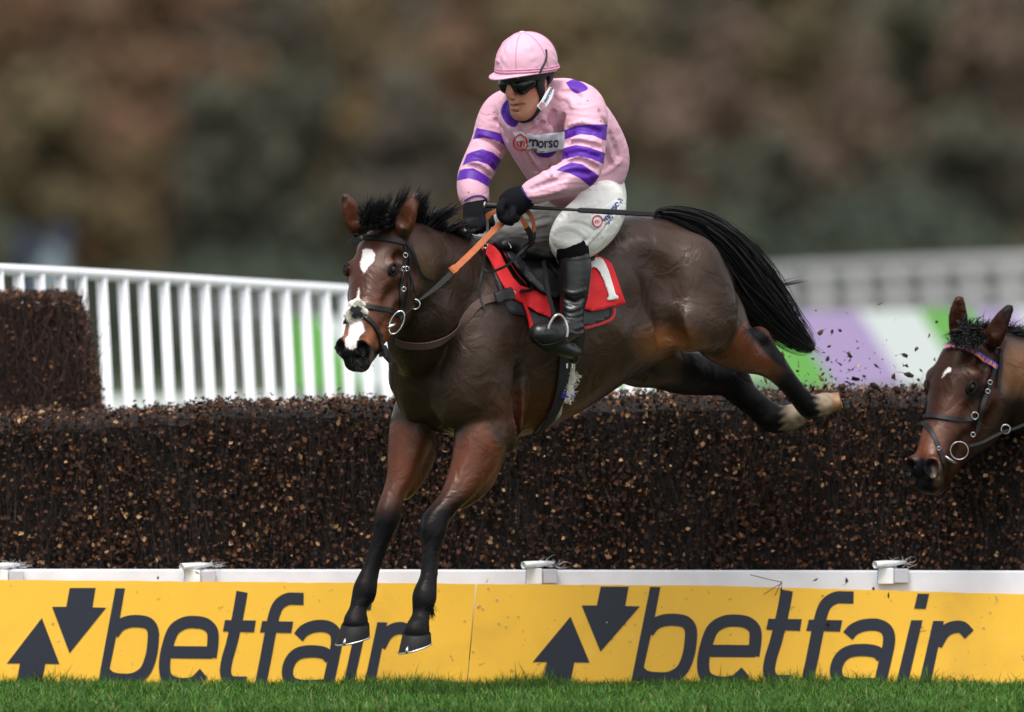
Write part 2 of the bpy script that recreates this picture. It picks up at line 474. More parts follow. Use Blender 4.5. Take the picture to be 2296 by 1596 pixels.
dn = .5+.25*np.sin(P[:, 0]*9.1+2.2*np.sin(P[:, 2]*6))+.25*np.sin(P[:, 0]*23+P[:, 2]*9+2*np.sin(P[:, 0]*5))*np.sin(P[:, 2]*14+P[:, 0]*4); kp = rng.random(len(P)) < .35+.75*dn; P = P[kp]; N = N[kp]
n = len(P); sz = rng.uniform(.006, .0142, n)*np.where(rng.random(n) < .12, 1.35, 1); cl = deadcols(n, .12)
tp = (P[:, 2] > topz(P[:, 0])-.012); cl[tp] = cl[tp]*1.1+.004  # top leaves coloured lighter: lit rim painted into the leaf colour
v, f, c = leaf_cloud(P, N, sz, cl); tag(mk('dead_leaf', v, f, M['leafdead'], hedge, cols=c), kind='stuff')
def twigs_in(n, x0, x1, zlo, zhi, y0, lean=.05):
    x = rng.uniform(x0, x1, n); z = zlo(x)+(zhi(x)-zlo(x))*rng.random(n)*.95; L = rng.uniform(.08, .35, n)
    y = y0+np.abs(rng.normal(size=n))*.02-.008
    P0 = np.stack([x, y, z], 1); P1 = P0+np.stack([rng.normal(size=n)*.22*L, rng.normal(size=n)*.04*L-.02*L, L], 1)
    top = zhi(x)+.015; P1[:, 2] = np.minimum(P1[:, 2], top+rng.random(n)*.02); return P0, P1
P0, P1 = twigs_in(3800, HX0, HX1, lo, topz, .01)
x = rng.uniform(HX0, HX1, 2600); y = rng.uniform(.02, HD, 2600); z = topz(x)-.03
Q0 = np.stack([x, y, z], 1); Q1 = Q0+np.stack([rng.normal(size=2600)*.02, rng.normal(size=2600)*.015, .045+rng.exponential(.012, 2600)], 1)
P0 = np.concatenate([P0, Q0]); P1 = np.concatenate([P1, Q1])
v, f, c = twig_cloud(P0, P1, rng.uniform(.0008, .0022, len(P0)), twigcols(len(P0))); tag(mk('twig', v, f, M['twig'], hedge, cols=c), kind='stuff')

# tall wing hedge at the left
wing = empty('birch_wing', W(80, 935, 1.1), 'taller square block of birch brush standing at the left end behind the long fence', 'hedge')
def wr(z):   # right edge world x by height (at Y~1.2)
    zz = np.array([1.13, 1.25, 1.4, 1.55, 1.65]); px = np.array([212, 205, 190, 178, 160]); return (np.interp(z, zz, px)-CX)/PPM*1.024
WT = W(100, 664, 1.2).z; wx0 = -2.95
V = []; F = []
for (z) in np.linspace(.9, WT-.03, 8):
    r_ = wr(z)-.03
    V += [(wx0, 1.12, z), (r_, 1.12, z), (r_, 1.9, z), (wx0, 1.9, z)]
for i in range(7):
    for k in range(4): F.append((i*4+k, i*4+(k+1) % 4, i*4+4+(k+1) % 4, i*4+4+k))
F.append((28, 29, 30, 31)); mk('core', V, F, M['core'], wing)
n1 = 9000; z = rng.uniform(1.08, WT, n1); x = wx0+(wr(z)-wx0)*rng.random(n1); y = 1.06+np.abs(rng.normal(size=n1))*.03
n2 = 2500; z2 = np.full(n2, WT)+rng.normal(size=n2)*.012; x2 = wx0+(wr(z2)-wx0)*rng.random(n2); y2 = rng.uniform(1.05, 1.9, n2)
n3 = 2500; z3 = rng.uniform(1.08, WT, n3); x3 = wr(z3)+rng.normal(size=n3)*.015; y3 = rng.uniform(1.05, 1.9, n3)
P = np.concatenate([np.stack(a, 1) for a in ((x, y, z), (x2, y2, z2), (x3, y3, z3))]); N = np.tile([0.1, -1, .3], (len(P), 1))+rng.normal(size=(len(P), 3))*.8
cl = deadcols(len(P), .1)*1.5+.006; v, f, c = leaf_cloud(P, N, rng.uniform(.006, .014, len(P)), cl); tag(mk('dead_leaf', v, f, M['leafdead'], wing, cols=c), kind='stuff')
n = 3200; z = rng.uniform(1.05, WT-.1, n); x = wx0+(wr(z)-wx0)*rng.random(n); y = 1.05+np.abs(rng.normal(size=n))*.03
P0 = np.stack([x, y, z], 1); L = rng.uniform(.1, .4, n); P1 = P0+np.stack([rng.normal(size=n)*.06, rng.normal(size=n)*.01, L], 1); P1[:, 2] = np.minimum(P1[:, 2], WT+.02+rng.random(n)*.02)
n = 90; z = rng.uniform(1.1, 1.6, n); Q0 = np.stack([wr(z)-.02, np.full(n, 1.08), z], 1); Q1 = Q0+np.stack([rng.uniform(.01, .07, n), rng.normal(size=n)*.03, rng.uniform(.02, .2, n)], 1)
P0 = np.concatenate([P0, Q0]); P1 = np.concatenate([P1, Q1])
v, f, c = twig_cloud(P0, P1, rng.uniform(.001, .0026, len(P0)), twigcols(len(P0))*1.4); tag(mk('twig', v, f, M['twig'], wing, cols=c), kind='stuff')

# white beam under the hedge
a = W(-60, 1275.5, -.05); b = W(2400, 1279.5, -.05)
beam = tag(mk('white_beam', [(a.x, -.06, .2), (a.x, .0, .2), (a.x, .0, a.z), (a.x, -.06, a.z), (b.x, -.06, .2), (b.x, .0, .2), (b.x, .0, b.z), (b.x, -.06, b.z)],
   [(0, 1, 2, 3), (7, 6, 5, 4), (0, 4, 5, 1), (1, 5, 6, 2), (2, 6, 7, 3), (3, 7, 4, 0)], M['whitebeam']), 'white painted horizontal beam between the yellow boards and the birch fence', 'beam'); bevel(beam, .006)

# yellow boards
Yb = -.14
def board(x0, x1, yt, name, label, seam=0):
    e = empty(name, W((x0+x1)/2, 1540, Yb), label, 'advertising board')
    n = 60; V = []
    for i in range(n+1):
        x = x0+(x1-x0)*i/n; y = yt(x)+rng.normal()*.35
        t = W(x, y, Yb); bt = W(x-seam*(1 if 0 < i < n or True else 0), 1552, Yb)
        V += [(t.x, Yb, t.z), (bt.x, Yb-.0, -.01), (bt.x, Yb+.018, -.01), (t.x, Yb+.018, t.z)]
    F = []
    for i in range(n):
        for k in range(4): F.append((i*4+k, i*4+4+k, i*4+4+(k+1) % 4, i*4+(k+1) % 4))
    F += [(3, 2, 1, 0), (n*4, n*4+1, n*4+2, n*4+3)]
    mk('panel', V, F, M['yellow'], e); return e
ytop = lambda x: np.interp(x, [-100, 0, 500, 1000, 1058, 1600, 2295, 2500], [1300, 1300, 1304, 1308, 1309, 1313, 1332, 1338])
b1 = board(-120, 1066, ytop, 'advertising_board', 'yellow advertising board at left with dark arrows and the word betfair behind the hooves', 22)
b2 = board(1068, 2440, ytop, 'advertising_board', 'yellow advertising board at right with dark arrows and the word betfair in full view', 22)
def A_(x, y): return (1064.6+.2684*x, 1204.7+.2684*y)
def B_(x, y): return (1681+.2675*x, 1204.7+.2675*y)
def stroke(pts, wd, n=8):
    q = spline(pts, n); t = np.gradient(q, axis=0); t /= np.linalg.norm(t, axis=1)[:, None]; nn = np.stack([-t[:, 1], t[:, 0]], 1)*wd/2
    return [tuple(p) for p in q+nn], [tuple(p) for p in q-nn]
def glyph(e, name, pieces, tf):
    V = []; F = []
    for k, pc in enumerate(pieces):
        Y = Yb-.002-k*.0006
        if pc[0] == 'poly':
            pts = [tf(p) for p in pc[1]]; o = len(V); v, f = prism(pts, Y, .0018); V += v; F += [tuple(i+o for i in q) for q in f]
        else:
            l, r = stroke(pc[1], pc[2]); l = [tf(p) for p in l]; r = [tf(p) for p in r]; o = len(V); n = len(l)
            for p in l+r: V.append(tuple(W(p[0], p[1], Y)))
            for i in range(n-1): F.append((o+i, o+i+1, o+n+i+1, o+n+i))
    return mk(name, V, F, M['navy'], e)
SW = 27.5
GL = [('arrow', [('poly', [A_(*p) for p in ((1050,410),(1283,410),(1255,572),(1378,575),(1048,955),(890,567),(1018,567))])]),
 ('arrow', [('poly', [A_(*p) for p in ((798,660),(957,1045),(830,1043),(797,1207),(568,1203),(600,1040),(482,1040))])]),
 ('letter', [('poly', [(1457.3,1315.3),(1480.2,1315.8),(1466,1392),(1436,1527),(1414.9,1527)]),
   ('s', [A_(*p) for p in ((1445,790),(1500,725),(1580,692),(1680,688),(1762,708),(1802,770),(1800,880),(1778,1000),(1725,1110),(1630,1168),(1520,1175),(1425,1160),(1372,1120))], SW)]),
 ('letter', [('s', [(1580,1458.5),(1692,1459.5)], SW), ('s', [(1688.5,1470),(1693,1440),(1692,1412),(1676,1396),(1650,1391),(1622,1394),(1597,1411),(1582,1450),(1576,1488),(1582,1516),(1608,1529),(1645,1527),(1671,1506)], SW)]),
 ('letter', [('s', [B_(*p) for p in ((310,443),(285,580),(255,720),(215,880),(175,1010),(160,1120),(195,1190),(260,1203),(352,1204))], SW), ('poly', [B_(*p) for p in ((155,680),(435,684),(418,782),(136,774))])]),
 ('letter', [('s', [B_(*p) for p in ((470,1250),(520,1020),(560,820),(600,640),(645,550),(720,505),(800,502),(868,503))], SW), ('poly', [B_(*p) for p in ((492,688),(773,693),(755,788),(472,782))])]),
 ('letter', [('s', [B_(*p) for p in ((820,825),(870,770),(960,735),(1070,733),(1145,775),(1166,860),(1140,1000),(1110,1130),(1077,1275))], SW), ('s', [B_(*p) for p in ((1105,1000),(1050,955),(930,942),(820,960),(750,1020),(720,1115),(748,1195),(830,1228),(950,1232),(1080,1225))], SW)]),
 ('letter', [('poly', [B_(*p) for p in ((1350,693),(1446,693),(1308,1282),(1210,1282))]), ('poly', [B_(*p) for p in ((1405,470),(1501,472),(1472,597),(1375,595))])]),
 ('letter', [('poly', [B_(*p) for p in ((1535,698),(1625,700),(1592,850),(1500,1282),(1402,1280))]), ('s', [B_(*p) for p in ((1560,900),(1620,800),(1690,755),(1775,752),(1837,812))], SW)])]
for nm, pc in GL: glyph(b2, nm, pc, lambda p: p)
for nm, pc in GL: glyph(b1, nm, pc, lambda p: (15.4+.925*(p[0]-1194), p[1]+3))
# rivets, splits and dirt on the boards
V = []; F = []
for (x, y) in ((1114,1344),(1075,1357),(1071,1360),(1082,1364),(1162,1382),(1134,1404),(1118,1397),(1446,1328),(1424,1400),(1094,1318),(1041,1391),(1060,1460),(2220,1372),(2205,1407),(2233,1338),(2235,1344),(1360,1395)):
    p = W(x, y, Yb); v, f = tube([(p.x, Yb-.004, p.z), (p.x, Yb+.002, p.z)], .0035, 7); mk('rivet', v, f, M['zinc'], b2)
# scraps of clip brackets on the beam
for k, (bx, by) in enumerate(((403, 1262), (1169, 1258), (1957, 1257), (-28, 1262))):
    e = empty('post_bracket', W(bx+30, 1300, -.09), ('white plastic bracket with torn tube and blue twine above the left board', 'white plastic bracket with torn tube beside the landing forelegs above the board seam', 'white plastic bracket with torn tube and blue twine above the right board letter f', 'white bracket cut off by the left edge of the frame above the yellow board')[k], 'bracket')
    sc_ = 1.0
    a = W(bx+14, by+18, -.085); parts = []
    p0 = W(bx+10, by+16, -.1); p1 = W(bx+46, by+52, -.1)
    parts.append(box(((p0.x+p1.x)/2, -.085, (p0.z+p1.z)/2), (abs(p1.x-p0.x), .03, abs(p0.z-p1.z))))
    o = mk('bracket_plate', *merge(parts), M['white'], e); bevel(o, .003)
    p0 = W(bx+47, by+18, -.1); p1 = W(bx+80, by+50, -.1)
    o = mk('bracket_cover', *box(((p0.x+p1.x)/2, -.078, (p0.z+p1.z)/2), (abs(p1.x-p0.x), .02, abs(p0.z-p1.z))), mat('grey_plastic', (.5, .5, .55), .5), e); bevel(o, .003)
    q0 = W(bx+4, by+9, -.13); q1 = W(bx+72, by+3, -.02)
    v, f = tube([tuple(q0+(q1-q0)*t) for t in (0, .3, .6, 1)], [.014, .013, .011, .004], 10, False); o = mk('torn_tube', v, f, M['white'], e, smooth=True); solid(o, .002)
    t0 = W(bx+10, by+14, -.115); v, f = tube([(t0.x, -.115, t0.z), (t0.x+.001, -.118, t0.z-.03), (t0.x-.001, -.116, t0.z-.07)], .0016, 6); mk('twine', v, f, M['blue'], e)
    n = 26; P0 = np.tile(np.array(W(bx+60, by+8, -.06)), (n, 1))+rng.normal(size=(n, 3))*[.03, .01, .008]; P1 = P0+rng.normal(size=(n, 3))*[.03, .02, .012]+[.01, 0, .012]
    v, f, c = twig_cloud(P0, P1, np.full(n, .0014), np.tile([.6, .6, .62], (n, 1)), .25); tag(mk('frayed_strand', v, f, mat('frayed_plastic', (.6, .6, .6), .5), e), kind='stuff')

# turf: blades in front of the boards
n = 95000
x = rng.uniform(-2.5, 2.6, n); y = -.15-rng.random(n)**1.25*3.1
tuft = (.5+.3*np.sin(x*7.3+1.3*np.sin(y*5))*np.sin(y*9+x*3)+.2*np.sin(x*19+y*4)*np.sin(y*17-x*5)).clip(0, 1); h = rng.uniform(.028, .062, n)*(0.75+.75*tuft)*np.where(rng.random(n) < .04, 1.5, 1)
edge = np.exp(-((y+.15)/.12)**2); h *= 1+.6*edge*(.5+.5*np.sin(x*6.1+2*np.sin(x*2.7)))
ln = rng.normal(size=(n, 2))*.45; az = rng.random(n)*math.pi; wd = rng.uniform(.0014, .0028, n)
d = np.stack([np.cos(az)*wd, np.sin(az)*wd, np.zeros(n)], 1); B = np.stack([x, y, np.zeros(n)], 1)
m1 = B+np.stack([ln[:, 0]*h*.25, ln[:, 1]*h*.25, h*.55], 1); t1 = B+np.stack([ln[:, 0]*h*.9, ln[:, 1]*h*.9, h*(1-.25*np.abs(ln).sum(1).clip(0, 1.5))], 1)
v = np.stack([B-d, B+d, m1+d*.8, m1-d*.8, t1], 1).reshape(-1, 3); bi = np.arange(n)*5
f = np.concatenate([np.stack([bi, bi+1, bi+2], 1), np.stack([bi, bi+2, bi+3], 1), np.stack([bi+3, bi+2, bi+4], 1)])
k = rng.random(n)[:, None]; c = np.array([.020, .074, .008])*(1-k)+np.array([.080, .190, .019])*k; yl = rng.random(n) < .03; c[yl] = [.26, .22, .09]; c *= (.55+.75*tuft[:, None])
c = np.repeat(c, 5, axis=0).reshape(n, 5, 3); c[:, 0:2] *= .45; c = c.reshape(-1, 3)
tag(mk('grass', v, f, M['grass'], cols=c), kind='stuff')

# ------------------------------------------------------------------ white picket rail behind (left)
rail = empty('picket_rail', W(400, 1100, 4), 'white plastic running rail with close slanting pickets sloping down behind the birch fence', 'fence')
def railY(px): return 2.6+(px/776)*3.6
rp = [(-60, 600.5), (0, 604), (160, 612.5), (400, 627), (600, 640), (776, 651), (900, 662), (1050, 682), (1250, 722), (1450, 768), (1600, 800)]
rr = [W(x, y, railY(x)) for x, y in rp]; q = spline([tuple(p) for p in rr], 5); v, f = tube(q, .0262, 20); mk('top_rail', v, f, M['white'], rail, smooth=True)
bt = [(.366*z_, 0) for z_ in (-15, 110, 238, 368, 495, 620, 748, 873, 1000, 1122, 1248, 1372, 1494, 1618, 1740, 1862, 1986, 2104, 2222, 2338, 2452, 2565, 2677, 2788, 2898, 3006, 3113, 3219, 3324, 3428, 3531, 3633, 3734, 3834, 3934, 4032, 4130)]
first = None
for (x, _) in bt:
    yt_ = np.interp(x, [p[0] for p in rp], [p[1] for p in rp]); Y = railY(x)
    if first is None:
        L = 1.72; v, f = tube([(0, 0, 0), (-.055*L*-1, 0, -L)], .0255, 14); v = [tuple(Vector(a)+rail.location) for a in v]; first = mk('picket', v, f, M['white'], rail, smooth=True); o = first
    else: o = first.copy(); COL.objects.link(o)
    o.parent = rail; o.location = W(x, yt_+4, Y)-rail.location
    o.scale = (1, 1, (W(x, yt_, Y).z)/1.72)
first.location = W(bt[0][0], 604, railY(bt[0][0]))-rail.location

# ------------------------------------------------------------------ far boards and rails
Yf = 28.0
def slab(name, pts, Y, th, m, parent): v, f = prism(pts, Y, th); return mk(name, v, f, m, parent)
fb = empty('sponsor_hoarding', W(1500, 1200, Yf), 'blurred far hoarding with slanting green lilac and white stripes behind the flying tail', 'hoarding')
gm = mat('hoarding_green', (.13, .38, .075), .6); lm = mat('hoarding_lilac', (.37, .28, .50), .6); wm = mat('hoarding_white', (.60, .65, .65), .6); pg = mat('hoarding_pale_green', (.38, .56, .35), .6)
def yt(x): return np.interp(x, [600, 1650, 2295], [712, 702, 690])
def yb(x): return np.interp(x, [600, 1650, 2295], [872, 868, 852])
cuts = [(655, 'g'), (705, 'w'), (905, 'l'), (1020, 'w'), (1130, 'g'), (1300, 'w'), (1420, 'g'), (1478+0, 'g'), (1765, 'l'), (1952, 'w'), (2055, 'g'), (2190, 'l'), (2275, 'w'), (2480, 'g')]
cuts = [(655, 'g'), (712, 'w'), (905, 'l'), (1020, 'w'), (1130, 'g'), (1480, 'g2'), (1765, 'l'), (1835+88, 'w'), (2058, 'g'), (2178, 'l'), (2272, 'w'), (2520, 'g')]
cm = {'g': gm, 'g2': gm, 'l': lm, 'w': wm}
for i in range(len(cuts)-1):
    a, k = cuts[i]; b = cuts[i+1][0]; sh = 0 if i == 0 else 105; sh2 = 105
    slab('stripe', [(a, yt(a)), (b, yt(b)), (b+sh2, yb(b)), (a+sh, yb(a))], Yf+.003*i, .03, cm[k], fb)
slab('stripe', [(1640, 775), (1735, 790), (1755, 850), (1650, 850)], Yf-.02, .012, pg, fb)
slab('lower_panel', [(560, 884), (2520, 866), (2520, 1190), (560, 1200)], Yf+.06, .03, wm, fb)
slab('lower_panel', [(180, 890), (556, 885), (556, 1210), (180, 1210)], Yf+.5, .03, mat('hoarding_grey_white', (.66, .70, .69), .6), fb)
# far rails (two runs)
def far_rail(pts_top, pts_bot, Y0, Y1, label, n, shade, pw, dense=False):
    e = empty('far_rail', W(pts_top[0][0], 900, Y0), label, 'fence'); mm = mat('weathered_white_rail', (shade, shade, shade*1.01), .6)
    xa, xb = pts_top[0][0], pts_top[-1][0]
    YY = lambda x: Y0+(Y1-Y0)*(x-xa)/(xb-xa)
    for pts, r in ((pts_top, .09), (pts_bot, .07), ([(a[0], (a[1]+b[1])/2) for a, b in zip(pts_top, pts_bot)], .06)):
        v, f = tube([tuple(W(x, y, YY(x))) for x, y in pts], r, 8); mk('rail', v, f, mm, e, smooth=True)
    for i in range(n):
        x = xa+(xb-xa)*(i+.5)/n; y = np.interp(x, [p[0] for p in pts_top], [p[1] for p in pts_top]); p = W(x, y, YY(x))
        v, f = tube([tuple(p), (p.x, p.y, 0)], pw, 8); mk('post', v, f, mm, e, smooth=True)
    return e
far_rail([(1560, 628), (1900, 612), (2330, 594)], [(1560, 690), (1900, 682), (2330, 672)], 62, 52, 'blurred grey white rail with posts above the striped hoarding on the right', 9, .30, .13)
far_rail([(405, 696), (560, 693), (720, 690)], [(405, 734), (560, 731), (720, 728)], 82, 74, 'blurred dull grey rail far behind the white pickets on the left', 4, .20, .035)
slab('mesh_panel', [(1560, 636), (2330, 604), (2330, 690), (1560, 700)], 64, .05, mat('grey_windbreak', (.25, .255, .245), .8), None)
bpy.data.objects['mesh_panel'].name = 'windbreak'; tag(bpy.data.objects['windbreak'], 'blurred pale grey windbreak sheet behind the far rail at right', 'windbreak')
slab('windbreak', [(410, 690), (730, 686), (730, 742), (410, 742)], 86, .05, mat('grey_windbreak_dark', (.12, .122, .118), .8), None)
tag(bpy.data.objects['windbreak.001'], 'blurred dark grey strip of screen behind the pickets at left', 'windbreak')
# distant posts at left
mp = empty('marker_post', W(125, 900, 95), 'blurred pale blue grey post with a wider foot seen above the left rail', 'post')
pb = mat('pale_blue_paint', (.20, .26, .30), .7); nb = mat('navy_cap', (.012, .016, .05), .7)
v, f = tube([tuple(W(126, 545, 95)), tuple(W(126, 900, 95))], .11, 10); mk('shaft', v, f, pb, mp)
v, f = tube([tuple(W(108, 580, 94.7)), tuple(W(108, 900, 94.7))], [.12, .2], 10); mk('foot', v, f, pb, mp)
v, f = tube([tuple(W(140, 505, 95)), tuple(W(136, 548, 95))], [.10, .16], 10); mk('cap', v, f, nb, mp)
mp = empty('marker_post', W(62, 900, 95), 'blurred dark navy post near the left edge above the rail', 'post')
v, f = tube([tuple(W(58, 512, 95)), tuple(W(62, 560, 95)), tuple(W(62, 900, 95))], [.1, .12, .05], 10); mk('shaft', v, f, nb, mp)

# ------------------------------------------------------------------ woods
def tree(px, Y, top_px, width_px, cols, label, dens=1.0, ncl=64, low=560):
    base = W(px, 640, Y); zt = W(px, top_px, Y).z; wd = width_px*(CD+Y)/CD/PPM
    e = empty('broadleaf_tree', (base.x, Y, 0), label, 'tree', 'trees of the wood behind the course')
    z0 = 1.2
    v, f = tube([(base.x, Y, 0), (base.x+.1, Y, z0+1), (base.x, Y, zt*.7)], [.28, .2, .07], 8)
    parts = [(v, f)]
    for k in range(7):
        a = random.random()*6.28; zz = z0+(zt-z0)*(.15+.1*k); l = wd*.35
        parts.append(tube([(base.x, Y, zz), (base.x+math.cos(a)*l*.5, Y+math.sin(a)*l*.5, zz+l*.35), (base.x+math.cos(a)*l, Y+math.sin(a)*l, zz+l*.9)], [.1, .06, .02], 6))
    mk('trunk', *merge(parts), M['bark'], e)
    P = []; C = []; N = []
    for k in range(ncl):
        u = random.random(); zc = z0+(zt-z0)*u; rad = wd/2*math.sqrt(max(.12, 1-(abs(u-.45)/.6)**2))
        a = random.random()*6.28; rad *= random.uniform(.7, 1.35); rr_ = rad*abs(random.gauss(0, .55)); c = np.array([base.x+math.cos(a)*rr_, Y+math.sin(a)*rr_, zc])
        s_ = wd*random.uniform(.10, .2); m_ = int(90*dens); q = rng.normal(size=(m_, 3)); q /= np.linalg.norm(q, axis=1)[:, None]; q *= (rng.random(m_)**.4)[:, None]
        P.append(c+q*[s_, s_, s_*.8]); N.append(q+rng.normal(size=(m_, 3))*.6+[0, -.4, .3]); cc = (np.array(random.choice(cols))*.3+np.mean(cols[:3], axis=0)*.7  )*.66+np.array([.104, .080, .054])*.34*(.62+.5*min(1, max(0, (zc-1)/6))); C.append(np.tile(cc, (m_, 1))*rng.uniform(.8, 1.3, (m_, 1)))  # leaf colours pulled to a mean, painting a hazy veil; lighter higher up
    P = np.concatenate(P); N = np.concatenate(N); C = np.concatenate(C)
    v, f, c = leaf_cloud(P, N, rng.uniform(.10, .22, len(P)), C); mk('crown', v, f, M['crown'], e, cols=c)
RU = [(.20, .090, .050), (.17, .086, .050), (.14, .085, .052)]; OL = [(.105, .080, .036), (.085, .074, .036), (.125, .088, .040)]
DG = [(.042, .054, .040), (.052, .062, .042), (.038, .050, .038)]; GY = [(.085, .076, .064), (.098, .080, .068), (.072, .070, .060)]; GO = [(.21, .125, .042), (.13, .096, .046), (.095, .08, .042)]
RD = [(.135, .080, .062), (.115, .078, .060), (.095, .07, .056)]
TR = [(60, 190, -120, 520, RU+OL, 'russet tree at the far left edge of the wood'),
 (330, 200, -140, 430, RU, 'reddest tall tree left of centre in the wood'),
 (110, 165, 190, 420, OL, 'low olive brown tree above the left end of the rail'),
 (300, 165, 330, 170, GO, 'small golden brown tree above the white pickets'),
 (560, 215, -100, 380, GY+DG, 'grey green tall tree between the red tree and the golden one'),
 (480, 165, 210, 330, DG, 'dark green tree low above the middle of the rail'),
 (660, 170, 180, 300, DG, 'dark green tree above the horse poll, left of the mane'),
 (800, 200, -60, 330, GO+GY, 'golden brown tree above the horse head'),
 (900, 170, 170, 330, GY+DG, 'dull grey green tree between horse head and rider arm'),
 (1250, 185, 0, 600, OL+GO, 'broad olive gold tree directly behind the rider'),
 (1080, 215, -120, 420, RU+GY, 'brown tree rising behind the rider helmet at left'),
 (1600, 180, 90, 420, RD, 'reddish brown tree right of the rider above the tail'),
 (1540, 220, -120, 360, GY, 'tall grey brown tree rising behind the reddish one'),
 (1780, 205, -120, 380, OL+DG, 'olive green tree right of the reddish brown one'),
 (1900, 165, 190, 300, RD+OL, 'brown low tree above the far rail'),
 (1720, 160, 330, 300, DG, 'dark low tree just above the tail tip'),
 (2080, 200, -100, 380, DG+GY, 'dark green tall tree above the second horse'),
 (2240, 175, -40, 330, RD+GY, 'dusky red tree at the right edge of the wood'),
 (2150, 160, 300, 380, DG, 'dark low tree above the rail at the right edge')]
for t in TR: tree(*t)
# the rest of the wood reads as one mass
n = 70000; x = rng.uniform(-60, 60, n); y = rng.uniform(215, 300, n); H = 15+4*np.sin(x*.11)+3*np.sin(x*.29+y*.07); z = rng.random(n)**.8*H*(y/240)
P = np.stack([x, y, z], 1); k = rng.random(n)[:, None]; hh = (z/16).clip(0, 1)[:, None]; pal = np.array(GY+RD+OL+DG)[rng.integers(0, 12, n)]
patch = (.5+.5*np.sin(x*.35+2*np.sin(z*.4)))[:, None]; C = (pal*.4+np.array([.095,.078,.056])*.6)*(.85+.3*patch)  # strong mean tint paints distance haze into the leaf colours
v, f, c = leaf_cloud(P, rng.normal(size=(n, 3))+[0, -1, .3], rng.uniform(.25, .5, n), C); tag(mk('distant_wood', v, f, M['crown'], cols=c), kind='stuff')
n = 22000; x = rng.uniform(-45, 45, n); y = rng.uniform(150, 158, n); z = rng.random(n)*(2.6+.7*np.sin(x*.4)+.5*np.sin(x*1.1))
v, f, c = leaf_cloud(np.stack([x, y, z], 1), rng.normal(size=(n, 3))+[0, -1, .3], rng.uniform(.08, .2, n), np.array(DG)[rng.integers(0, 3, n)]); tag(mk('undergrowth', v, f, M['crown'], cols=c), kind='stuff')

# ================================================================== THE HORSE
T0 = (.57, -.82, 0)                                   # the horse's left side, horizontally
def YA(px): return -.25+.70*(px-1860)/543.0           # depth of the body axis by column
hf = Field((-1.0, -2.62, .0), (1.62, .35, 2.35), .0085)
SD = T0
# trunk
tr = [(955,800,105,.15),(1000,805,160,.205),(1070,795,192,.24),(1150,768,205,.285),(1240,735,192,.305),(1330,698,170,.295),(1410,670,153,.28),(1480,648,128,.255),(1545,645,100,.20)]
def trunk_st(dx=0, dy=0, dY=0): return [(*W(x+dx, y+dy, YA(x)+dY), PX(h), l) for x, y, h, l in tr]
hf.chain(trunk_st(), side=SD, k=.03, n=3)
def HP(px, py, lat, dY=0):
    """point beside the body axis: column px of the axis, lateral metres (+ = horse's left)"""
    p = W(px, py, YA(px)+dY); return p+Vector(T0)*lat
def ball(px, py, Y, r, k=.04, sub=False, f=hf, ax=None):
    c = W(px, py, Y); a = ax or ((1, 0, 0), (0, 1, 0), (0, 0, 1)); f.ell(c, a, [PX(q) for q in r], k, sub)
AXH = ((.82, .57, 0), (-.57, .82, 0), (0, 0, 1))
# croup and haunches: left (near) then right
ball(1462, 580, YA(1462)-.10, (118, 85, 80), .06, ax=AXH)
ball(1395, 582, YA(1395)-.05, (88, 88, 72), .08, ax=AXH)
ball(1555, 640, YA(1500)-.16, (78, 75, 112), .07, ax=AXH)
ball(1590, 700, YA(1530)-.20, (64, 62, 92), .06, ax=AXH)
ball(1545, 728, YA(1480)-.23, (78, 50, 62), .05, ax=AXH)
ball(1470, 640, YA(1462)+.12, (110, 80, 110), .06, ax=AXH)
hf.pchain([(1380,530,YA(1380)-.02,28,55),(1440,518,YA(1440)-.02,24,52),(1500,532,YA(1500),26,50),(1555,572,YA(1550),30,55),(1595,622,YA(1585),32,58)], side=SD, k=.05)
# near hind leg
nh = [(1590,700,-.78,80,60),(1622,752,-.76,62,52),(1655,785,-.70,42,36),(1688,800,-.64,34,26),(1718,806,-.58,33,22),(1745,832,-.54,25,18),(1775,868,-.48,20,16),(1800,898,-.44,20,17),(1818,914,-.41,22,20),(1840,908,-.38,19,18),(1856,903,-.36,19,20)]
hf.pchain(nh, side=SD, k=.025)
hf.pchain([(1650,740,-.73,16,16),(1690,757,-.66,13,14),(1704,754,-.62,15,14),(1722,790,-.58,14,14)], side=SD, k=.03)
# far hind leg
fh = [(1440,790,-.62,62,60),(1520,826,-.48,54,50),(1585,842,-.36,42,34),(1632,850,-.27,36,26),(1665,884,-.24,29,20),(1700,912,-.22,26,19),(1730,938,-.20,28,22),(1760,940,-.17,24,20),(1790,930,-.15,24,20)]
hf.pchain(fh, side=SD, k=.025)
hf.pchain([(1400,828,-.72,26,40),(1440,842,-.64,22,40),(1500,838,-.52,22,40)], side=SD, k=.03)
hf.pchain([(1580,812,-.38,14,14),(1640,822,-.28,13,13),(1672,860,-.22,12,12)], side=SD, k=.03)
# shoulder, chest, forearms
for s_, cx in ((1, 1),):
    c = HP(1010, 700, .2); 
hf.chain([(*HP(1075,600,.13), .07, .07),(*HP(1040,700,.19), .13, .09),(*HP(1015,800,.20), .15, .10),(*HP(1010,880,.19), .13, .11),(*HP(1040,950,.17), .09, .08)], side=SD, k=.05)
hf.chain([(*HP(1060,640,-.10), .08, .07),(*HP(1020,760,-.17), .13, .09),(*HP(990,860,-.18), .12, .10)], side=SD, k=.05)
def lobe(px, py, Y, r, k=.03): ball(px, py, Y, r, k, ax=((.8, -.6, 0), (.6, .8, 0), (0, 0, 1)))
lobe(928, 860, -1.42, (45, 42, 85), .035)
lobe(1020, 872, -1.53, (58, 50, 92), .03)
lobe(1060, 800, -1.52, (60, 50, 90), .05)
hf.pchain([(1120,800,-1.42,50,40),(1132,880,-1.42,36,40),(1135,950,-1.42,24,34),(1133,1000,-1.41,13,22)], side=SD, k=.04)
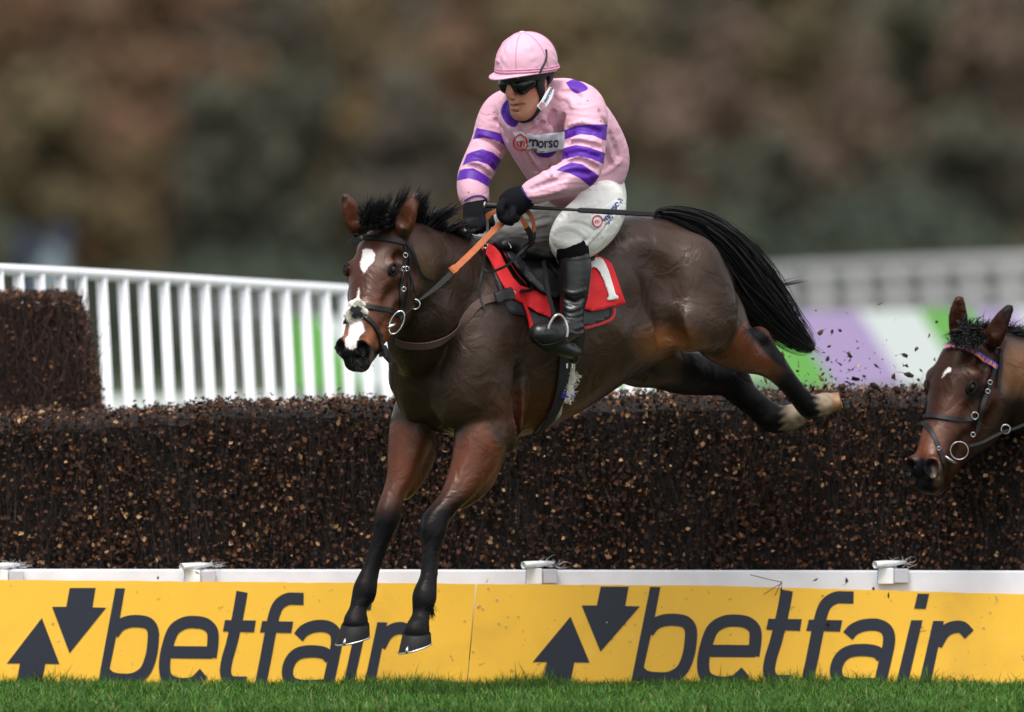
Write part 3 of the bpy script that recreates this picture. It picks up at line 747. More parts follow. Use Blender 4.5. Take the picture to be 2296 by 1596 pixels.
hf.pchain([(974,790,-1.60,9,16),(970,860,-1.61,10,18),(982,930,-1.60,9,18)], side=SD, k=.025, sub=True)
lf = [(1085,930,-1.46,62,58),(1078,985,-1.50,60,55),(1062,1035,-1.53,50,46),(1035,1085,-1.58,36,34),(1003,1130,-1.63,24,24),(976,1166,-1.66,28,26),(970,1190,-1.67,28,25),(967,1216,-1.68,20,21),(961,1258,-1.70,15,15),(958,1295,-1.715,14,15),(953,1322,-1.72,20,20),(951,1340,-1.73,24,23),(947,1360,-1.735,19,19),(944,1377,-1.74,15,17),(939,1397,-1.76,19,19),(934,1418,-1.78,29,25)]
hf.pchain(lf, side=SD, k=.014); hf.pchain([(988,1205,-1.67,7,8),(977,1258,-1.68,6.5,7),(973,1300,-1.70,6.5,7),(969,1338,-1.71,9,9)], side=SD, k=.008); hf.pchain([(960,1176,-1.70,9,8),(962,1200,-1.70,8,7)], side=SD, k=.02)
hf.pchain([(1110,1000,-1.42,24,24),(1080,1080,-1.47,20,22),(1030,1130,-1.55,12,14)], side=SD, k=.03)
rf = [(935,915,-1.28,48,52),(925,965,-1.30,50,50),(912,1015,-1.33,40,42),(900,1065,-1.36,30,32),(882,1108,-1.39,22,24),(873,1142,-1.41,26,25),(867,1166,-1.42,25,24),(857,1198,-1.43,19,19),(841,1240,-1.44,15,15),(827,1282,-1.455,15,15),(820,1308,-1.465,20,20),(817,1327,-1.47,24,23),(808,1348,-1.48,18,18),(802,1366,-1.49,15,16),(799,1383,-1.50,21,19),(797,1399,-1.51,29,24)]
hf.pchain(rf, side=SD, k=.014); hf.pchain([(876,1190,-1.42,7,8),(858,1240,-1.43,6.5,7),(843,1282,-1.44,6.5,7),(835,1322,-1.45,9,9)], side=SD, k=.008)
hf.pchain([(962,985,-1.26,26,26),(935,1060,-1.30,18,20),(905,1110,-1.34,11,13)], side=SD, k=.03)
# fetlock tufts / ergots
ball(962, 1352, -1.70, (10, 12, 16), .012); ball(831, 1338, -1.45, (9, 12, 16), .012)
# neck
hf.pchain([(1065,700,-1.28,165,95),(1020,672,-1.40,140,80),(975,645,-1.54,122,70),(935,615,-1.68,98,60),(900,580,-1.80,78,55),(868,556,-1.88,52,48)], side=SD, k=.05)
hf.pchain([(965,700,-1.66,60,50),(935,730,-1.66,48,46),(925,790,-1.56,42,50)], side=SD, k=.06)
hf.pchain([(1020,600,-1.50,14,14),(985,680,-1.64,17,15),(960,760,-1.68,18,15)], side=SD, k=.05)
# flank hollow, elbow fold, stifle fold
ball(1440, 680, YA(1430)-.40, (34, 26, 44), .09, True, ax=AXH)
hf.pchain([(1452,560,YA(1440)-.36,16,20),(1492,615,YA(1470)-.36,20,20),(1492,690,YA(1470)-.35,16,18)], side=SD, k=.10, sub=True)
hf.pchain([(1490,700,YA(1460)-.31,9,14),(1500,745,YA(1470)-.31,9,14),(1515,775,YA(1480)-.30,8,12)], side=SD, k=.06, sub=True)
hf.pchain([(1160,830,-1.50,8,10),(1155,910,-1.47,8,10),(1146,985,-1.43,8,10)], side=SD, k=.03, sub=True)

# head in its own frame
def head_frame(poll, yaw_l, hd):
    l = Vector(yaw_l).normalized(); h = Vector(hd); h = (h-l*h.dot(l)).normalized(); o = l.cross(h)
    if o.y > 0: o = -o
    return Vector(poll), l, h, o
HEAD = head_frame(W(849, 521, -1.90), (.91, -.41, 0), (-.115, -.52, -.845))
def build_head(f, fr, k=1.0, jaw=0.0):
    A, l, h, o = fr
    wx = lambda b: float(np.interp(b, [0, .3, .45, .52], [1.2, 1.2, 1.08, 1.0]))
    P = lambda a, b, c: A+l*a*k*wx(b)+h*b*k+o*c*k*1.1
    def ch(rows, kk=.02, sub=False, n=3): f.chain([(*P(a, b, c), r1*k*wx(b), r2*k*1.08) for a, b, c, r1, r2 in rows], side=o, k=kk, n=n, sub=sub)   # r1 lateral, r2 dorsal
    def el(c, r, kk=.02, sub=False): f.ell(P(*c), (l, o, h), [r[0]*k*wx(c[1]), r[1]*k*1.1, r[2]*k], kk, sub)
    ch([(0,.0,-.08,.075,.07),(0,.08,-.065,.086,.085),(0,.17,-.06,.088,.082),(0,.25,-.062,.074,.072),(0,.34,-.062,.060,.062),(0,.43,-.060,.054,.058),(0,.50,-.066,.056,.056)], .02)
    for s in (-1, 1):
        ch([(s*.05,.08,-.13,.045,.07),(s*.062,.16,-.165,.044,.092),(s*.056,.25,-.172,.038,.080),(s*.040,.34,-.145,.032,.054),(s*.025,.43,-.125,.028,.034),(s*.015,.50,-.125,.028,.028)], .03)
        el((s*.066,.155,-.018), (.032,.022,.040), .02)                 # brow
        el((s*.074,.172,-.048), (.024,.028,.034), .02)                 # eye bulge
        el((s*.092,.215,-.10), (.014,.016,.05), .02)                   # facial crest
        ch([(s*.075,.24,-.075,.012,.014),(s*.066,.33,-.082,.010,.012)], .02)
        el((s*.080,.105,-.030), (.016,.018,.026), .03, True)          # hollow above the eye
        el((s*.082,.30,-.045), (.018,.020,.06), .03, True)
        el((s*.044,.528,-.030), (.036,.036,.044), .02)                 # nostril wing
        el((s*.050,.540,-.006), (.025,.034,.027), .008, True)          # nostril
        el((s*.050,.548,-.020), (.018,.028,.020), .008, True)
    el((0,.535,-.075), (.060,.052,.045), .02); el((0,.575,-.085), (.047,.036,.026), .02)
    el((0,.545,-.128), (.036,.026,.034), .012)                         # chin
    ch([(0,.45,-.125,.034,.026),(0,.53,-.125,.034,.026)], .02)
    ch([(-.06,.545,-.104,.004,.004),(0,.592,-.112,.004,.004),(.06,.545,-.104,.004,.004)], .008, True, 5)
    return P
HPt = build_head(hf, HEAD)
# ears (px chains), hollow on the inner face
def ear(f, pts, Y, sd, inner):
    f.pchain([(x, y, Y+dy, r, r*.55) for x, y, dy, r in pts], side=sd, k=.02)
    f.pchain([(x+inner[0], y+inner[1], Y+dy+inner[2], max(r-5, 2), r*.4) for x, y, dy, r in pts[1:-1]], side=sd, k=.008, sub=True)
ear(hf, [(802,520,.02,15),(797,497,.0,19),(786,470,-.01,16),(776,448,-.01,8),(771,439,-.01,3)], -1.90, (.3, -1, 0), (1, 0, -.028))
ear(hf, [(897,522,.02,18),(903,500,.0,23),(915,472,-.01,18),(930,445,-.01,8),(937,434,-.01,3)], -1.96, (-.3, -1, 0), (-3, 0, -.034))
hv, hq = hf.nets(); hv = relax(hv, hq, 2, .5)
HS = Surf(hv, hq)

# coat colours per vertex
px, py = toP(hv); A = px; B = py; n = len(hv)
Yv = hv[:, 1]
BODY = np.array([.0285, .0148, .0094]); RED = np.array([.090, .0215, .0064]); BLK = np.array([.0045, .0045, .0058]); FACE = np.array([.045, .0118, .0048]); TAN = np.array([.26, .088, .028]); ORG = np.array([.17, .062, .022]); NECKT = np.array([.11, .062, .036]); WHT = np.array([.62, .60, .57])
C = np.tile(BODY, (n, 1))
def blob(C, cx, cy, rx, ry, col, w=1.0, y0=-9, y1=9, soft=.5):
    d = np.hypot((A-cx)/rx, (B-cy)/ry); m = w*(1-sm(d, 1-soft, 1+soft*.6))*((Yv > y0) & (Yv < y1)); return lerpc(C, np.tile(col, (n, 1)), m)
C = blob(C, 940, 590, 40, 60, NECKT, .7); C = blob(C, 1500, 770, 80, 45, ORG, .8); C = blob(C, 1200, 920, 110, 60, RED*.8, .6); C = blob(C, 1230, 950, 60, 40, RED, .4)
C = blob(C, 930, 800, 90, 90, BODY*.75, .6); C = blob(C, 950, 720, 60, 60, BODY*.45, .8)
# unclipped legs
cl = polysd(A, B, [(870,940),(925,948),(958,975),(1010,990),(1060,950),(1085,930),(1120,990),(1135,1012),(1120,1100),(1000,1500),(700,1500),(800,1100)])
C = lerpc(C, np.tile(RED, (n, 1)), 1-sm(cl, -20, 8))
dk = sm(B+ (A-900)*.12, 1085, 1165)*(cl < 30); C = lerpc(C, np.tile(BLK*1.3, (n, 1)), dk)
C = blob(C, 903, 1035, 22, 60, RED*1.5, .7); C = blob(C, 1045, 1050, 25, 55, RED*1.25, .5)
hl = polysd(A, B, [(1655,735),(1700,700),(1900,740),(1930,960),(1500,1000),(1560,806),(1608,798),(1640,775)])
near = Yv < -.36
farleg = (Yv > -.62+.0007*(A-1440)) & (A > 1390) & (B > 775)
m = (1-sm(hl, -4, 4))*(~farleg); C = lerpc(C, np.tile(RED*1.1, (n, 1)), m)
C = lerpc(C, np.tile(BLK*1.3, (n, 1)), sm(A+.55*B, 2165, 2235)*m)
hk = polysd(A, B, [(1664,738),(1690,728),(1716,742),(1765,800),(1765,830),(1735,815),(1712,792),(1690,765)]); C = lerpc(C, np.tile(BLK*1.3, (n, 1)), (1-sm(hk, -8, 7))*near)
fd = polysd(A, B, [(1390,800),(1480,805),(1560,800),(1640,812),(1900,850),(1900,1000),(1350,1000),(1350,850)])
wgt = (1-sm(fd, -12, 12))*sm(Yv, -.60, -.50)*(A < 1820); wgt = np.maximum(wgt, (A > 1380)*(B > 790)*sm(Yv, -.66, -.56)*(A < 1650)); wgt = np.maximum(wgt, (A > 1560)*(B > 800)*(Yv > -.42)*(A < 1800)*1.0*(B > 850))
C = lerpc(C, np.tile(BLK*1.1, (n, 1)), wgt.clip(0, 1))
def vn(v, s):
    r = np.zeros(len(v))
    for i_ in range(7):
        d_ = np.random.default_rng(i_+3).normal(size=3); d_ /= np.linalg.norm(d_); r += np.sin(v@d_*s*(1+.35*i_)+i_*1.7+1.5*np.sin(v@np.roll(d_, 1)*s*.7))
    return np.clip(.5+r/5, 0, 1)
MUD = np.array([.26, .20, .13])
C = lerpc(C, np.tile(MUD, (n, 1)), sm(A+6*np.sin(B*.35+A*.2), 1748, 1766)*(B > 890)*(Yv > -.33)*(.45+.55*vn(hv, 55)))
C = lerpc(C, np.tile(MUD*1.15, (n, 1)), sm(A-.3*(B-900)+5*np.sin(B*.4), 1824, 1842)*(B > 860)*(.5+.5*vn(hv, 60)))
# head
hm = polysd(A, B, [(760,430),(800,430),(830,520),(880,520),(945,425),(955,470),(922,520),(932,600),(930,670),(912,705),(892,735),(870,850),(740,850)])
mh = (1-sm(hm, -3, 5))*(Yv < -1.78); C = lerpc(C, np.tile(FACE, (n, 1)), mh)
hd = lambda c, cx, cy, rx, ry, col, w=1, soft=.5: blob(c, cx, cy, rx, ry, col, w, -9, -1.78, soft)
C = hd(C, 850, 715, 50, 50, RED*1.1, .8); C = hd(C, 780, 720, 16, 40, RED*1.4, .7); C = hd(C, 838, 760, 22, 30, TAN, .9); C = hd(C, 862, 748, 22, 22, RED*1.7, .7); C = hd(C, 775, 752, 10, 22, TAN, .8)
C = hd(C, 883, 600, 22, 16, BLK*2, .9); C = hd(C, 878, 585, 18, 8, RED, .5); C = hd(C, 905, 640, 20, 50, BODY*.8, .5)
C = hd(C, 915, 480, 30, 50, RED*.75, .8); C = hd(C, 790, 480, 26, 50, RED*.75, .8)
C = hd(C, 936, 440, 9, 14, BLK, .9); C = hd(C, 772, 445, 8, 12, BLK, .8)
mz = sm(B, 768, 790)*mh; C = lerpc(C, np.tile(BLK*1.3, (n, 1)), mz)
C = hd(C, 764, 775, 10, 24, BLK*1.2, 1); C = hd(C, 816, 783, 19, 19, BLK*.6, 1, .25); C = hd(C, 834, 806, 6, 26, np.array([.14,.10,.09]), .7)
star = polysd(A, B, [(812,562),(822,557),(834,560),(841,572),(838,586),(828,594),(820,608),(814,612),(809,602),(807,588),(812,575)])
strip = polysd(A, B, [(804,645),(806,655),(803,675),(799,690),(794,690),(799,668)])
blz = polysd(A, B, [(786,700),(800,700),(812,722),(818,742),(806,752),(800,765),(797,780),(787,784),(775,776),(773,764),(781,750),(783,728)])
wm_ = np.minimum(np.minimum(star, strip), blz)
vein_ = np.clip(1.1*np.exp(-((A-1085)/75)**2-((B-840)/130)**2)+.7*np.exp(-((A-1060)/50)**2-((B-1040)/70)**2)+.5*np.exp(-((A-905)/30)**2-((B-1040)/60)**2)+.5*np.exp(-((A-1430)/40)**2-((B-790)/30)**2)+.08, 0, 1)
def coat_mat(name, noise_amt=.25, rough=.37):
    m = mat(name, (1, 1, 1), rough, attr='coat', noise=(5.5, noise_amt), spec=.28)
    n_ = m.node_tree.nodes; l_ = m.node_tree.links; p = n_['Principled BSDF']
    # fur edge on white marks
    at = n_.new('ShaderNodeAttribute'); at.attribute_name = 'mark'; nz = n_.new('ShaderNodeTexNoise'); nz.inputs['Scale'].default_value = 130; nz.inputs['Detail'].default_value = 2
    tc = n_.new('ShaderNodeTexCoord'); l_.new(tc.outputs['Object'], nz.inputs['Vector'])
    ad = n_.new('ShaderNodeMath'); ad.operation = 'MULTIPLY_ADD'; ad.inputs[1].default_value = 9.0; l_.new(nz.outputs[0], ad.inputs[0]); l_.new(at.outputs['Fac'], ad.inputs[2])
    mr = n_.new('ShaderNodeMapRange'); mr.inputs[1].default_value = 3.2; mr.inputs[2].default_value = 6.0; mr.inputs[3].default_value = 1; mr.inputs[4].default_value = 0; l_.new(ad.outputs[0], mr.inputs[0])
    mx = n_.new('ShaderNodeMix'); mx.data_type = 'RGBA'; src = p.inputs['Base Color'].links[0].from_socket
    l_.new(mr.outputs[0], mx.inputs[0]); l_.new(src, mx.inputs[6]); mx.inputs[7].default_value = (.66, .63, .62, 1); l_.new(mx.outputs[2], p.inputs['Base Color'])
    p.inputs['Specular Tint'].default_value = (1, .88, .80, 1)
    lum = n_.new('ShaderNodeRGBToBW'); l_.new(src, lum.inputs[0]); ms = n_.new('ShaderNodeMapRange'); ms.inputs[1].default_value = .004; ms.inputs[2].default_value = .022; ms.inputs[3].default_value = .08; ms.inputs[4].default_value = .50; l_.new(lum.outputs[0], ms.inputs[0]); l_.new(ms.outputs[0], p.inputs['Specular IOR Level'])
    rn = n_.new('ShaderNodeTexNoise'); rn.inputs['Scale'].default_value = 4; rn.inputs['Detail'].default_value = 4; l_.new(tc.outputs['Object'], rn.inputs['Vector']); rm = n_.new('ShaderNodeMapRange'); rm.inputs[1].default_value = .35; rm.inputs[2].default_value = .65; rm.inputs[3].default_value = rough-.10; rm.inputs[4].default_value = rough+.14; l_.new(rn.outputs[0], rm.inputs[0]); l_.new(rm.outputs[0], p.inputs['Roughness'])
    # muscle veins, skin folds and short hair relief
    w1 = n_.new('ShaderNodeTexNoise'); w1.inputs['Scale'].default_value = 9; w1.inputs['Detail'].default_value = 3; w1.inputs['Distortion'].default_value = .8; l_.new(tc.outputs['Object'], w1.inputs['Vector'])
    b1_ = n_.new('ShaderNodeBump'); b1_.inputs['Strength'].default_value = .50; b1_.inputs['Distance'].default_value = .026; l_.new(w1.outputs[0], b1_.inputs['Height'])
    vo = n_.new('ShaderNodeTexVoronoi'); vo.feature = 'DISTANCE_TO_EDGE'; vo.inputs['Scale'].default_value = 7; mpp = n_.new('ShaderNodeMapping'); mpp.inputs['Scale'].default_value = (1, 1, 1.8)
    ds = n_.new('ShaderNodeTexNoise'); ds.inputs['Scale'].default_value = 6; l_.new(tc.outputs['Object'], ds.inputs['Vector'])
    va = n_.new('ShaderNodeVectorMath'); va.operation = 'MULTIPLY_ADD'; va.inputs[1].default_value = (.25, .25, .25); l_.new(ds.outputs['Color'], va.inputs[0]); l_.new(tc.outputs['Object'], va.inputs[2]); l_.new(va.outputs[0], mpp.inputs[0]); l_.new(mpp.outputs[0], vo.inputs['Vector'])
    mv = n_.new('ShaderNodeMapRange'); mv.inputs[1].default_value = 0; mv.inputs[2].default_value = .035; mv.inputs[3].default_value = 1; mv.inputs[4].default_value = 0; l_.new(vo.outputs[0], mv.inputs[0])
    mk_ = n_.new('ShaderNodeTexNoise'); mk_.inputs['Scale'].default_value = 7; l_.new(tc.outputs['Object'], mk_.inputs['Vector'])
    mm = n_.new('ShaderNodeMapRange'); mm.inputs[1].default_value = .5; mm.inputs[2].default_value = .62; l_.new(mk_.outputs[0], mm.inputs[0])
    av = n_.new('ShaderNodeAttribute'); av.attribute_name = 'vein'; ml = n_.new('ShaderNodeMath'); ml0 = n_.new('ShaderNodeMath'); ml0.operation = 'MULTIPLY'; l_.new(mv.outputs[0], ml0.inputs[0]); l_.new(mm.outputs[0], ml0.inputs[1]); ml.operation = 'MULTIPLY'; l_.new(ml0.outputs[0], ml.inputs[0]); l_.new(av.outputs['Fac'], ml.inputs[1])
    b2_ = n_.new('ShaderNodeBump'); b2_.inputs['Strength'].default_value = .32; b2_.inputs['Distance'].default_value = .003; l_.new(ml.outputs[0], b2_.inputs['Height']); l_.new(b1_.outputs[0], b2_.inputs['Normal'])
    fu = n_.new('ShaderNodeTexNoise'); fu.inputs['Scale'].default_value = 260; l_.new(tc.outputs['Object'], fu.inputs['Vector'])
    b3_ = n_.new('ShaderNodeBump'); b3_.inputs['Strength'].default_value = .35; b3_.inputs['Distance'].default_value = .0015; l_.new(fu.outputs[0], b3_.inputs['Height']); l_.new(b2_.outputs[0], b3_.inputs['Normal']); l_.new(b3_.outputs[0], p.inputs['Normal'])
    return m
def fattr(o, name, vals):
    a = o.data.attributes.new(name, 'FLOAT', 'POINT'); a.data.foreach_set('value', np.asarray(vals, np.float32))
horse = empty('racehorse', W(1100, 1545, -1.4), 'dark bay racehorse with a white star and snip, stretched in mid air over the fence', 'horse')
M['coat'] = coat_mat('bay_coat')
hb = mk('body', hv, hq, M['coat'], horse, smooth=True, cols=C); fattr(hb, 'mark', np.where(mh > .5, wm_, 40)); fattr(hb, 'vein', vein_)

M['hair'] = mat('black_horse_hair', (.0065, .006, .0075), .5, spec=.3, attr=None)
M['eye'] = mat('wet_eye', (.005, .003, .0025), .10, spec=.4)
M['lid'] = mat('eyelid_skin', (.009, .005, .004), .6, spec=.15)
def eyes(fr, k, parent, surf, ep):
    A_, l, h, o = fr; hp, hn = surf.hit(*ep); q0 = hp-hn*.0140; r0 = q0-A_; la = r0.dot(l); hh_ = r0.dot(h); oo = r0.dot(o); print('EYE', la, hh_, oo)
    for s in (1, -1):
        c = A_+l*s*la+h*hh_+o*oo
        dv = (l*s*hn.dot(l)+o*hn.dot(o)+h*hn.dot(h)).normalized(); hx = (h-dv*h.dot(dv)).normalized(); e2_ = dv.cross(hx).normalized()
        bm = bmesh.new(); bmesh.ops.create_uvsphere(bm, u_segments=20, v_segments=14, radius=.0215*k); bmesh.ops.translate(bm, verts=bm.verts, vec=c)
        ey = mk('eye', [tuple(v.co) for v in bm.verts], [tuple(v.index for v in f.verts) for f in bm.faces], M['eye'], parent, smooth=True); bm.free()
        for up in (-1, 1):
            e3 = e2_ if (e2_.dot(o)*up > 0) else -e2_
            pts = [c+(hx*math.cos(t)*.0245+e3*math.sin(t)*(.0135 if up > 0 else .0155)+dv*(.010+.009*math.sin(t)))*k for t in np.linspace(-.1, math.pi+.1, 11)]
            v, f = tube([tuple(p) for p in pts], [.002*k]+[(.0075 if up > 0 else .0045)*k]*9+[.002*k], 7); mk('eyelid', v, f, M['lid'], ey, smooth=True)
eyes(HEAD, 1, horse, HS, (881, 604))

def strands(name, roots, flow, n, parent, m, wd=(.0012, .003), seg=8, jit=.01):
    """flow(i,u)-> (seg+1,3) path ; builds flat tapering strands in one hair mesh"""
    V = np.zeros((n, (seg+1)*2, 3)); 
    for i in range(n):
        p = flow(i); t = np.gradient(p, axis=0); t /= np.linalg.norm(t, axis=1)[:, None]+1e-9
        r = rng.normal(size=3); b = np.cross(t, r); b /= np.linalg.norm(b, axis=1)[:, None]+1e-9
        w_ = rng.uniform(*wd)*(1-np.linspace(0, 1, seg+1)**2*.92)[:, None]
        V[i, 0::2] = p-b*w_; V[i, 1::2] = p+b*w_
    base = (np.arange(n)*(seg+1)*2)[:, None]; F = []
    for k in range(seg): F.append(np.concatenate([base+2*k, base+2*k+1, base+2*k+3, base+2*k+2], 1))
    return mk(name, V.reshape(-1, 3), np.concatenate(F, 0), m, parent)
def pxp(x, y, Y): return np.array(W(x, y, Y))
# mane
mroot = np.array([(812,508,-1.97),(830,508,-1.98),(850,506,-1.97),(875,508,-1.92),(900,502,-1.86),(930,505,-1.75),(965,520,-1.64),(1000,540,-1.52),(1035,556,-1.41),(1068,566,-1.32),(1090,565,-1.27)])
mtip = np.array([(812,458,-2.04),(834,440,-2.04),(862,430,-2.02),(900,430,-1.95),(940,434,-1.9),(980,446,-1.78),(1008,474,-1.66),(1030,508,-1.54),(1052,534,-1.42),(1078,552,-1.33),(1104,560,-1.27)])
ms_r = spline(mroot, 12); ms_t = spline(mtip, 12)
def mane_flow(i, seg=8):
    u = rng.random()*(len(ms_r)-1); a = int(u); fr_ = u-a; a2 = min(a+1, len(ms_r)-1)
    r = ms_r[a]*(1-fr_)+ms_r[a2]*fr_; t = ms_t[a]*(1-fr_)+ms_t[a2]*fr_
    q = u/len(ms_r)
    ck = int(u*.62); cr = random.Random(ck*13+5); clump = cr.uniform(-1, 1); uu = (ck+.5)/.62; a_c = int(min(uu, len(ms_r)-2)); t = t*.35+ms_t[a_c]*.65
    L = rng.uniform(.35, 1.08)*(.85+.3*clump); tt = r+(t-r)*L
    tt[0] += rng.normal()*4.5+22*clump*(q > .15)+8; tt[1] += rng.normal()*5-8*(.2 < q < .6)+9*cr.uniform(-1, 1); tt[2] += rng.normal()*.03
    r = r.copy(); r[0] += rng.normal()*2; r[1] += rng.normal()*4+3; r[2] += rng.normal()*.018
    bend = np.array([-6 if q < .25 else 9, -10*(q > .2), -.02]); P = []
    mid = (r+tt)/2+bend+rng.normal(size=3)*[3, 2, .01]
    if q > .55: mid[1] -= 6; tt[0] += 12
    for s in np.linspace(0, 1, seg+1): z = r*(1-s)**2+2*mid*s*(1-s)+tt*s*s; P.append(pxp(*z))
    return np.array(P)
strands('mane', None, mane_flow, 5200, horse, M['hair'])
def fore_flow(i, seg=8):
    r = np.array([rng.uniform(815, 885), rng.uniform(496, 514), -1.97]); tt = r+np.array([rng.normal()*10-10, rng.uniform(-55, 6), -.05]); mid = (r+tt)/2+[0, -12, -.06]
    return np.array([pxp(*(r*(1-s)**2+2*mid*s*(1-s)+tt*s*s)) for s in np.linspace(0, 1, seg+1)])
strands('forelock', None, fore_flow, 900, horse, M['hair'])
# tail: dense core plus strands
tc_ = [(1466,484,-.86,10),(1515,493,-.80,21),(1568,518,-.75,32),(1613,556,-.70,42),(1650,602,-.64,47),(1682,650,-.58,50),(1722,694,-.53,44),(1762,736,-.48,33),(1800,768,-.44,21),(1824,782,-.42,8)]
tf_ = Field((.45, -1.1, 1.2), (1.45, -.15, 2.1), .009)
tf_.pchain([(x, y, Y, r*.46, r*.4) for x, y, Y, r in tc_], k=.02)
tv, tq = tf_.nets(); tail = mk('tail', tv, tq, M['hair'], horse, smooth=True)
tsp = spline([(x, y, Y, r) for x, y, Y, r in tc_], 8)
def tail_flow(i, seg=10):
    a0 = rng.random()**1.3*.55; a1 = min(1, a0+rng.uniform(.35, .75)); th = rng.random()*6.28; rad = min(1.5, abs(rng.normal())*.62); wob = rng.normal()*3.2; wp_ = rng.random()*6; wn_ = rng.uniform(3, 7)
    P = []; dr = rng.normal()*.25; out_ = rng.random() < .14; ex = rng.uniform(.2, .8) if out_ else rng.random()*.16
    for s in np.linspace(0, 1, seg+1):
        u = (a0+(a1-a0)*s)*(len(tsp)-1); k = int(min(u, len(tsp)-2)); f_ = u-k; c = tsp[k]*(1-f_)+tsp[k+1]*f_; t = tsp[k+1]-tsp[k]; nn = np.array([-t[1], t[0]])/np.hypot(t[0], t[1])
        rr_ = c[3]*(rad+ex*s*s)*(1-.12*s); w2 = wob*math.sin(wp_+wn_*s); P.append(pxp(c[0]+nn[0]*(rr_*math.cos(th+dr*s)+w2), c[1]+nn[1]*(rr_*math.cos(th+dr*s)+w2), c[2]+PX(c[3]*.75*(rad)*math.sin(th+dr*s))))
    return np.array(P)
strands('tail_hair', None, tail_flow, 5200, tail, M['hair'], wd=(.001, .0026), seg=10)
def wisp(path, n, spread):
    sp = spline(path, 6)
    def fl(i):
        o_ = rng.normal(size=2)*spread; e_ = rng.uniform(.6, 1); k = sp[:int(len(sp)*e_)]; idx = np.linspace(0, len(k)-1, 9); q = np.stack([np.interp(idx, np.arange(len(k)), k[:, j]) for j in range(3)], 1); w_ = np.linspace(.3, 1.2, 9)
        return np.array([pxp(a[0]+o_[0]*b, a[1]+o_[1]*b, a[2]) for a, b in zip(q, w_)])
    return fl
for pth, n_, sp_ in (([(1690,640,-.5),(1740,640,-.48),(1780,632,-.45),(1812,624,-.43)], 50, 4), ([(1700,640,-.5),(1745,655,-.48),(1788,668,-.44)], 40, 4), ([(1650,690,-.55),(1690,720,-.5),(1740,745,-.48),(1790,790,-.44)], 90, 7), ([(1655,660,-.55),(1700,700,-.5),(1760,725,-.48),(1775,740,-.44)], 60, 6), ([(1780,750,-.45),(1815,775,-.42),(1850,800,-.40)], 60, 5), ([(1560,500,-.66),(1600,515,-.66),(1640,530,-.62),(1665,545,-.6)], 80, 6), ([(1620,540,-.6),(1680,580,-.6),(1730,640,-.5),(1775,700,-.48)], 90, 8)):
    strands('tail_hair', None, wisp(pth, n_, sp_), n_, tail, M['hair'], wd=(.0006, .0014), seg=8)

# hooves and shoes
M['hoof'] = mat('grey_hoof_horn', (.013, .0125, .014), .5, spec=.3, noise=(24, .35), bump=(18, .3, .003)); M['shoe'] = mat('aluminium_shoe', (.72, .72, .70), .28, .9); M['hoofc'] = mat('cream_hoof_horn', (.20, .095, .035), .5, noise=(16, .45))
def hoof(top, toe, heel, Yc, depth, m, name_lab=None, clip=True, shoe=True):
    """top: (x0,y0)-(x1,y1) coronet edge; toe/heel: ground edge corners (px)"""
    (tx0, ty0), (tx1, ty1) = top; n = 24; V = []; F = []
    rings = []
    for k, s in enumerate((0, .08, .5, .93, 1.0)):
        L = np.array([tx0, ty0])*(1-s)+np.array(toe)*s; R = np.array([tx1, ty1])*(1-s)+np.array(heel)*s; c = (L+R)/2; hw = (R-L)/2; dd = depth*(.82+.22*s)*(1 if k < 4 else .97)
        if k == 0: hw = hw*.97; dd *= .95
        for j in range(n):
            th = 2*math.pi*j/n; p = c+hw*math.cos(th); V.append(tuple(W(p[0], p[1]+ (3.2 if k >= 3 else 1.5)*math.sin(th)*0, Yc)+Vector((0, -dd*math.sin(th), -.010*math.sin(th)))))
    for k in range(4):
        for j in range(n): F.append((k*n+j, k*n+(j+1) % n, (k+1)*n+(j+1) % n, (k+1)*n+j))
    F.append(tuple(range(n))); F.append(tuple(range(5*n-1, 4*n-1, -1)))
    ho = mk('hoof', V, F, m, horse, smooth=True)
    if not shoe: return ho
    ring = [Vector(V[3*n+j]) for j in range(n)]+[Vector(V[3*n])]
    dn = (Vector(V[4*n])-Vector(V[3*n]))
    v, f = tube([tuple(p+dn) for p in ring], .0038, 8, False); sh = mk('horseshoe', v, f, M['shoe'], ho, smooth=True)
    if clip:
        j = int(n*.34); p = Vector(V[3*n+j]); up = (Vector(V[j])-p).normalized(); v, f = tube([tuple(p+dn+Vector((0, -.003, 0))), tuple(p+up*.012+Vector((0, -.004, 0))), tuple(p+up*.026+Vector((0, -.001, 0)))], [.008, .006, .002], 8); mk('toe_clip', v, f, M['shoe'], sh, smooth=True)
    return ho
hoof(((766,1397),(828,1397)), (751,1446), (829,1427), -1.52, .056, M['hoof'])
hoof(((903,1418),(966,1418)), (892,1465), (967,1442), -1.79, .058, M['hoof'])
hoof(((1855,882),(1862,925)), (1880,880), (1889,914), -.36, .048, M['hoofc'], clip=False, shoe=False)
hoof(((1782,908),(1786,952)), (1816,903), (1824,938), -.14, .045, M['hoofc'], clip=False, shoe=False)
# whiskers and ragged feather
strands('whisker', None, lambda i: (lambda a, d: np.array([pxp(a[0]+d[0]*s, a[1]+d[1]*s+6*s*s, a[2]) for s in np.linspace(0, 1, 5)]))((rng.uniform(785, 838), rng.uniform(800, 826), -2.2), (rng.normal()*18, rng.uniform(4, 20))), 60, horse, mat('whisker_hair', (.05, .045, .04), .6), wd=(.0002, .0004), seg=4)
strands('feather', None, lambda i: (lambda a: np.array([pxp(a[0]+a[3]*s*6, a[1]+s*a[4], a[2]) for s in np.linspace(0, 1, 5)]))((rng.uniform(962, 972), rng.uniform(1352, 1374), -1.70, rng.normal()*.7, rng.uniform(6, 24))), 160, horse, M['hair'], wd=(.0006, .0014), seg=4)

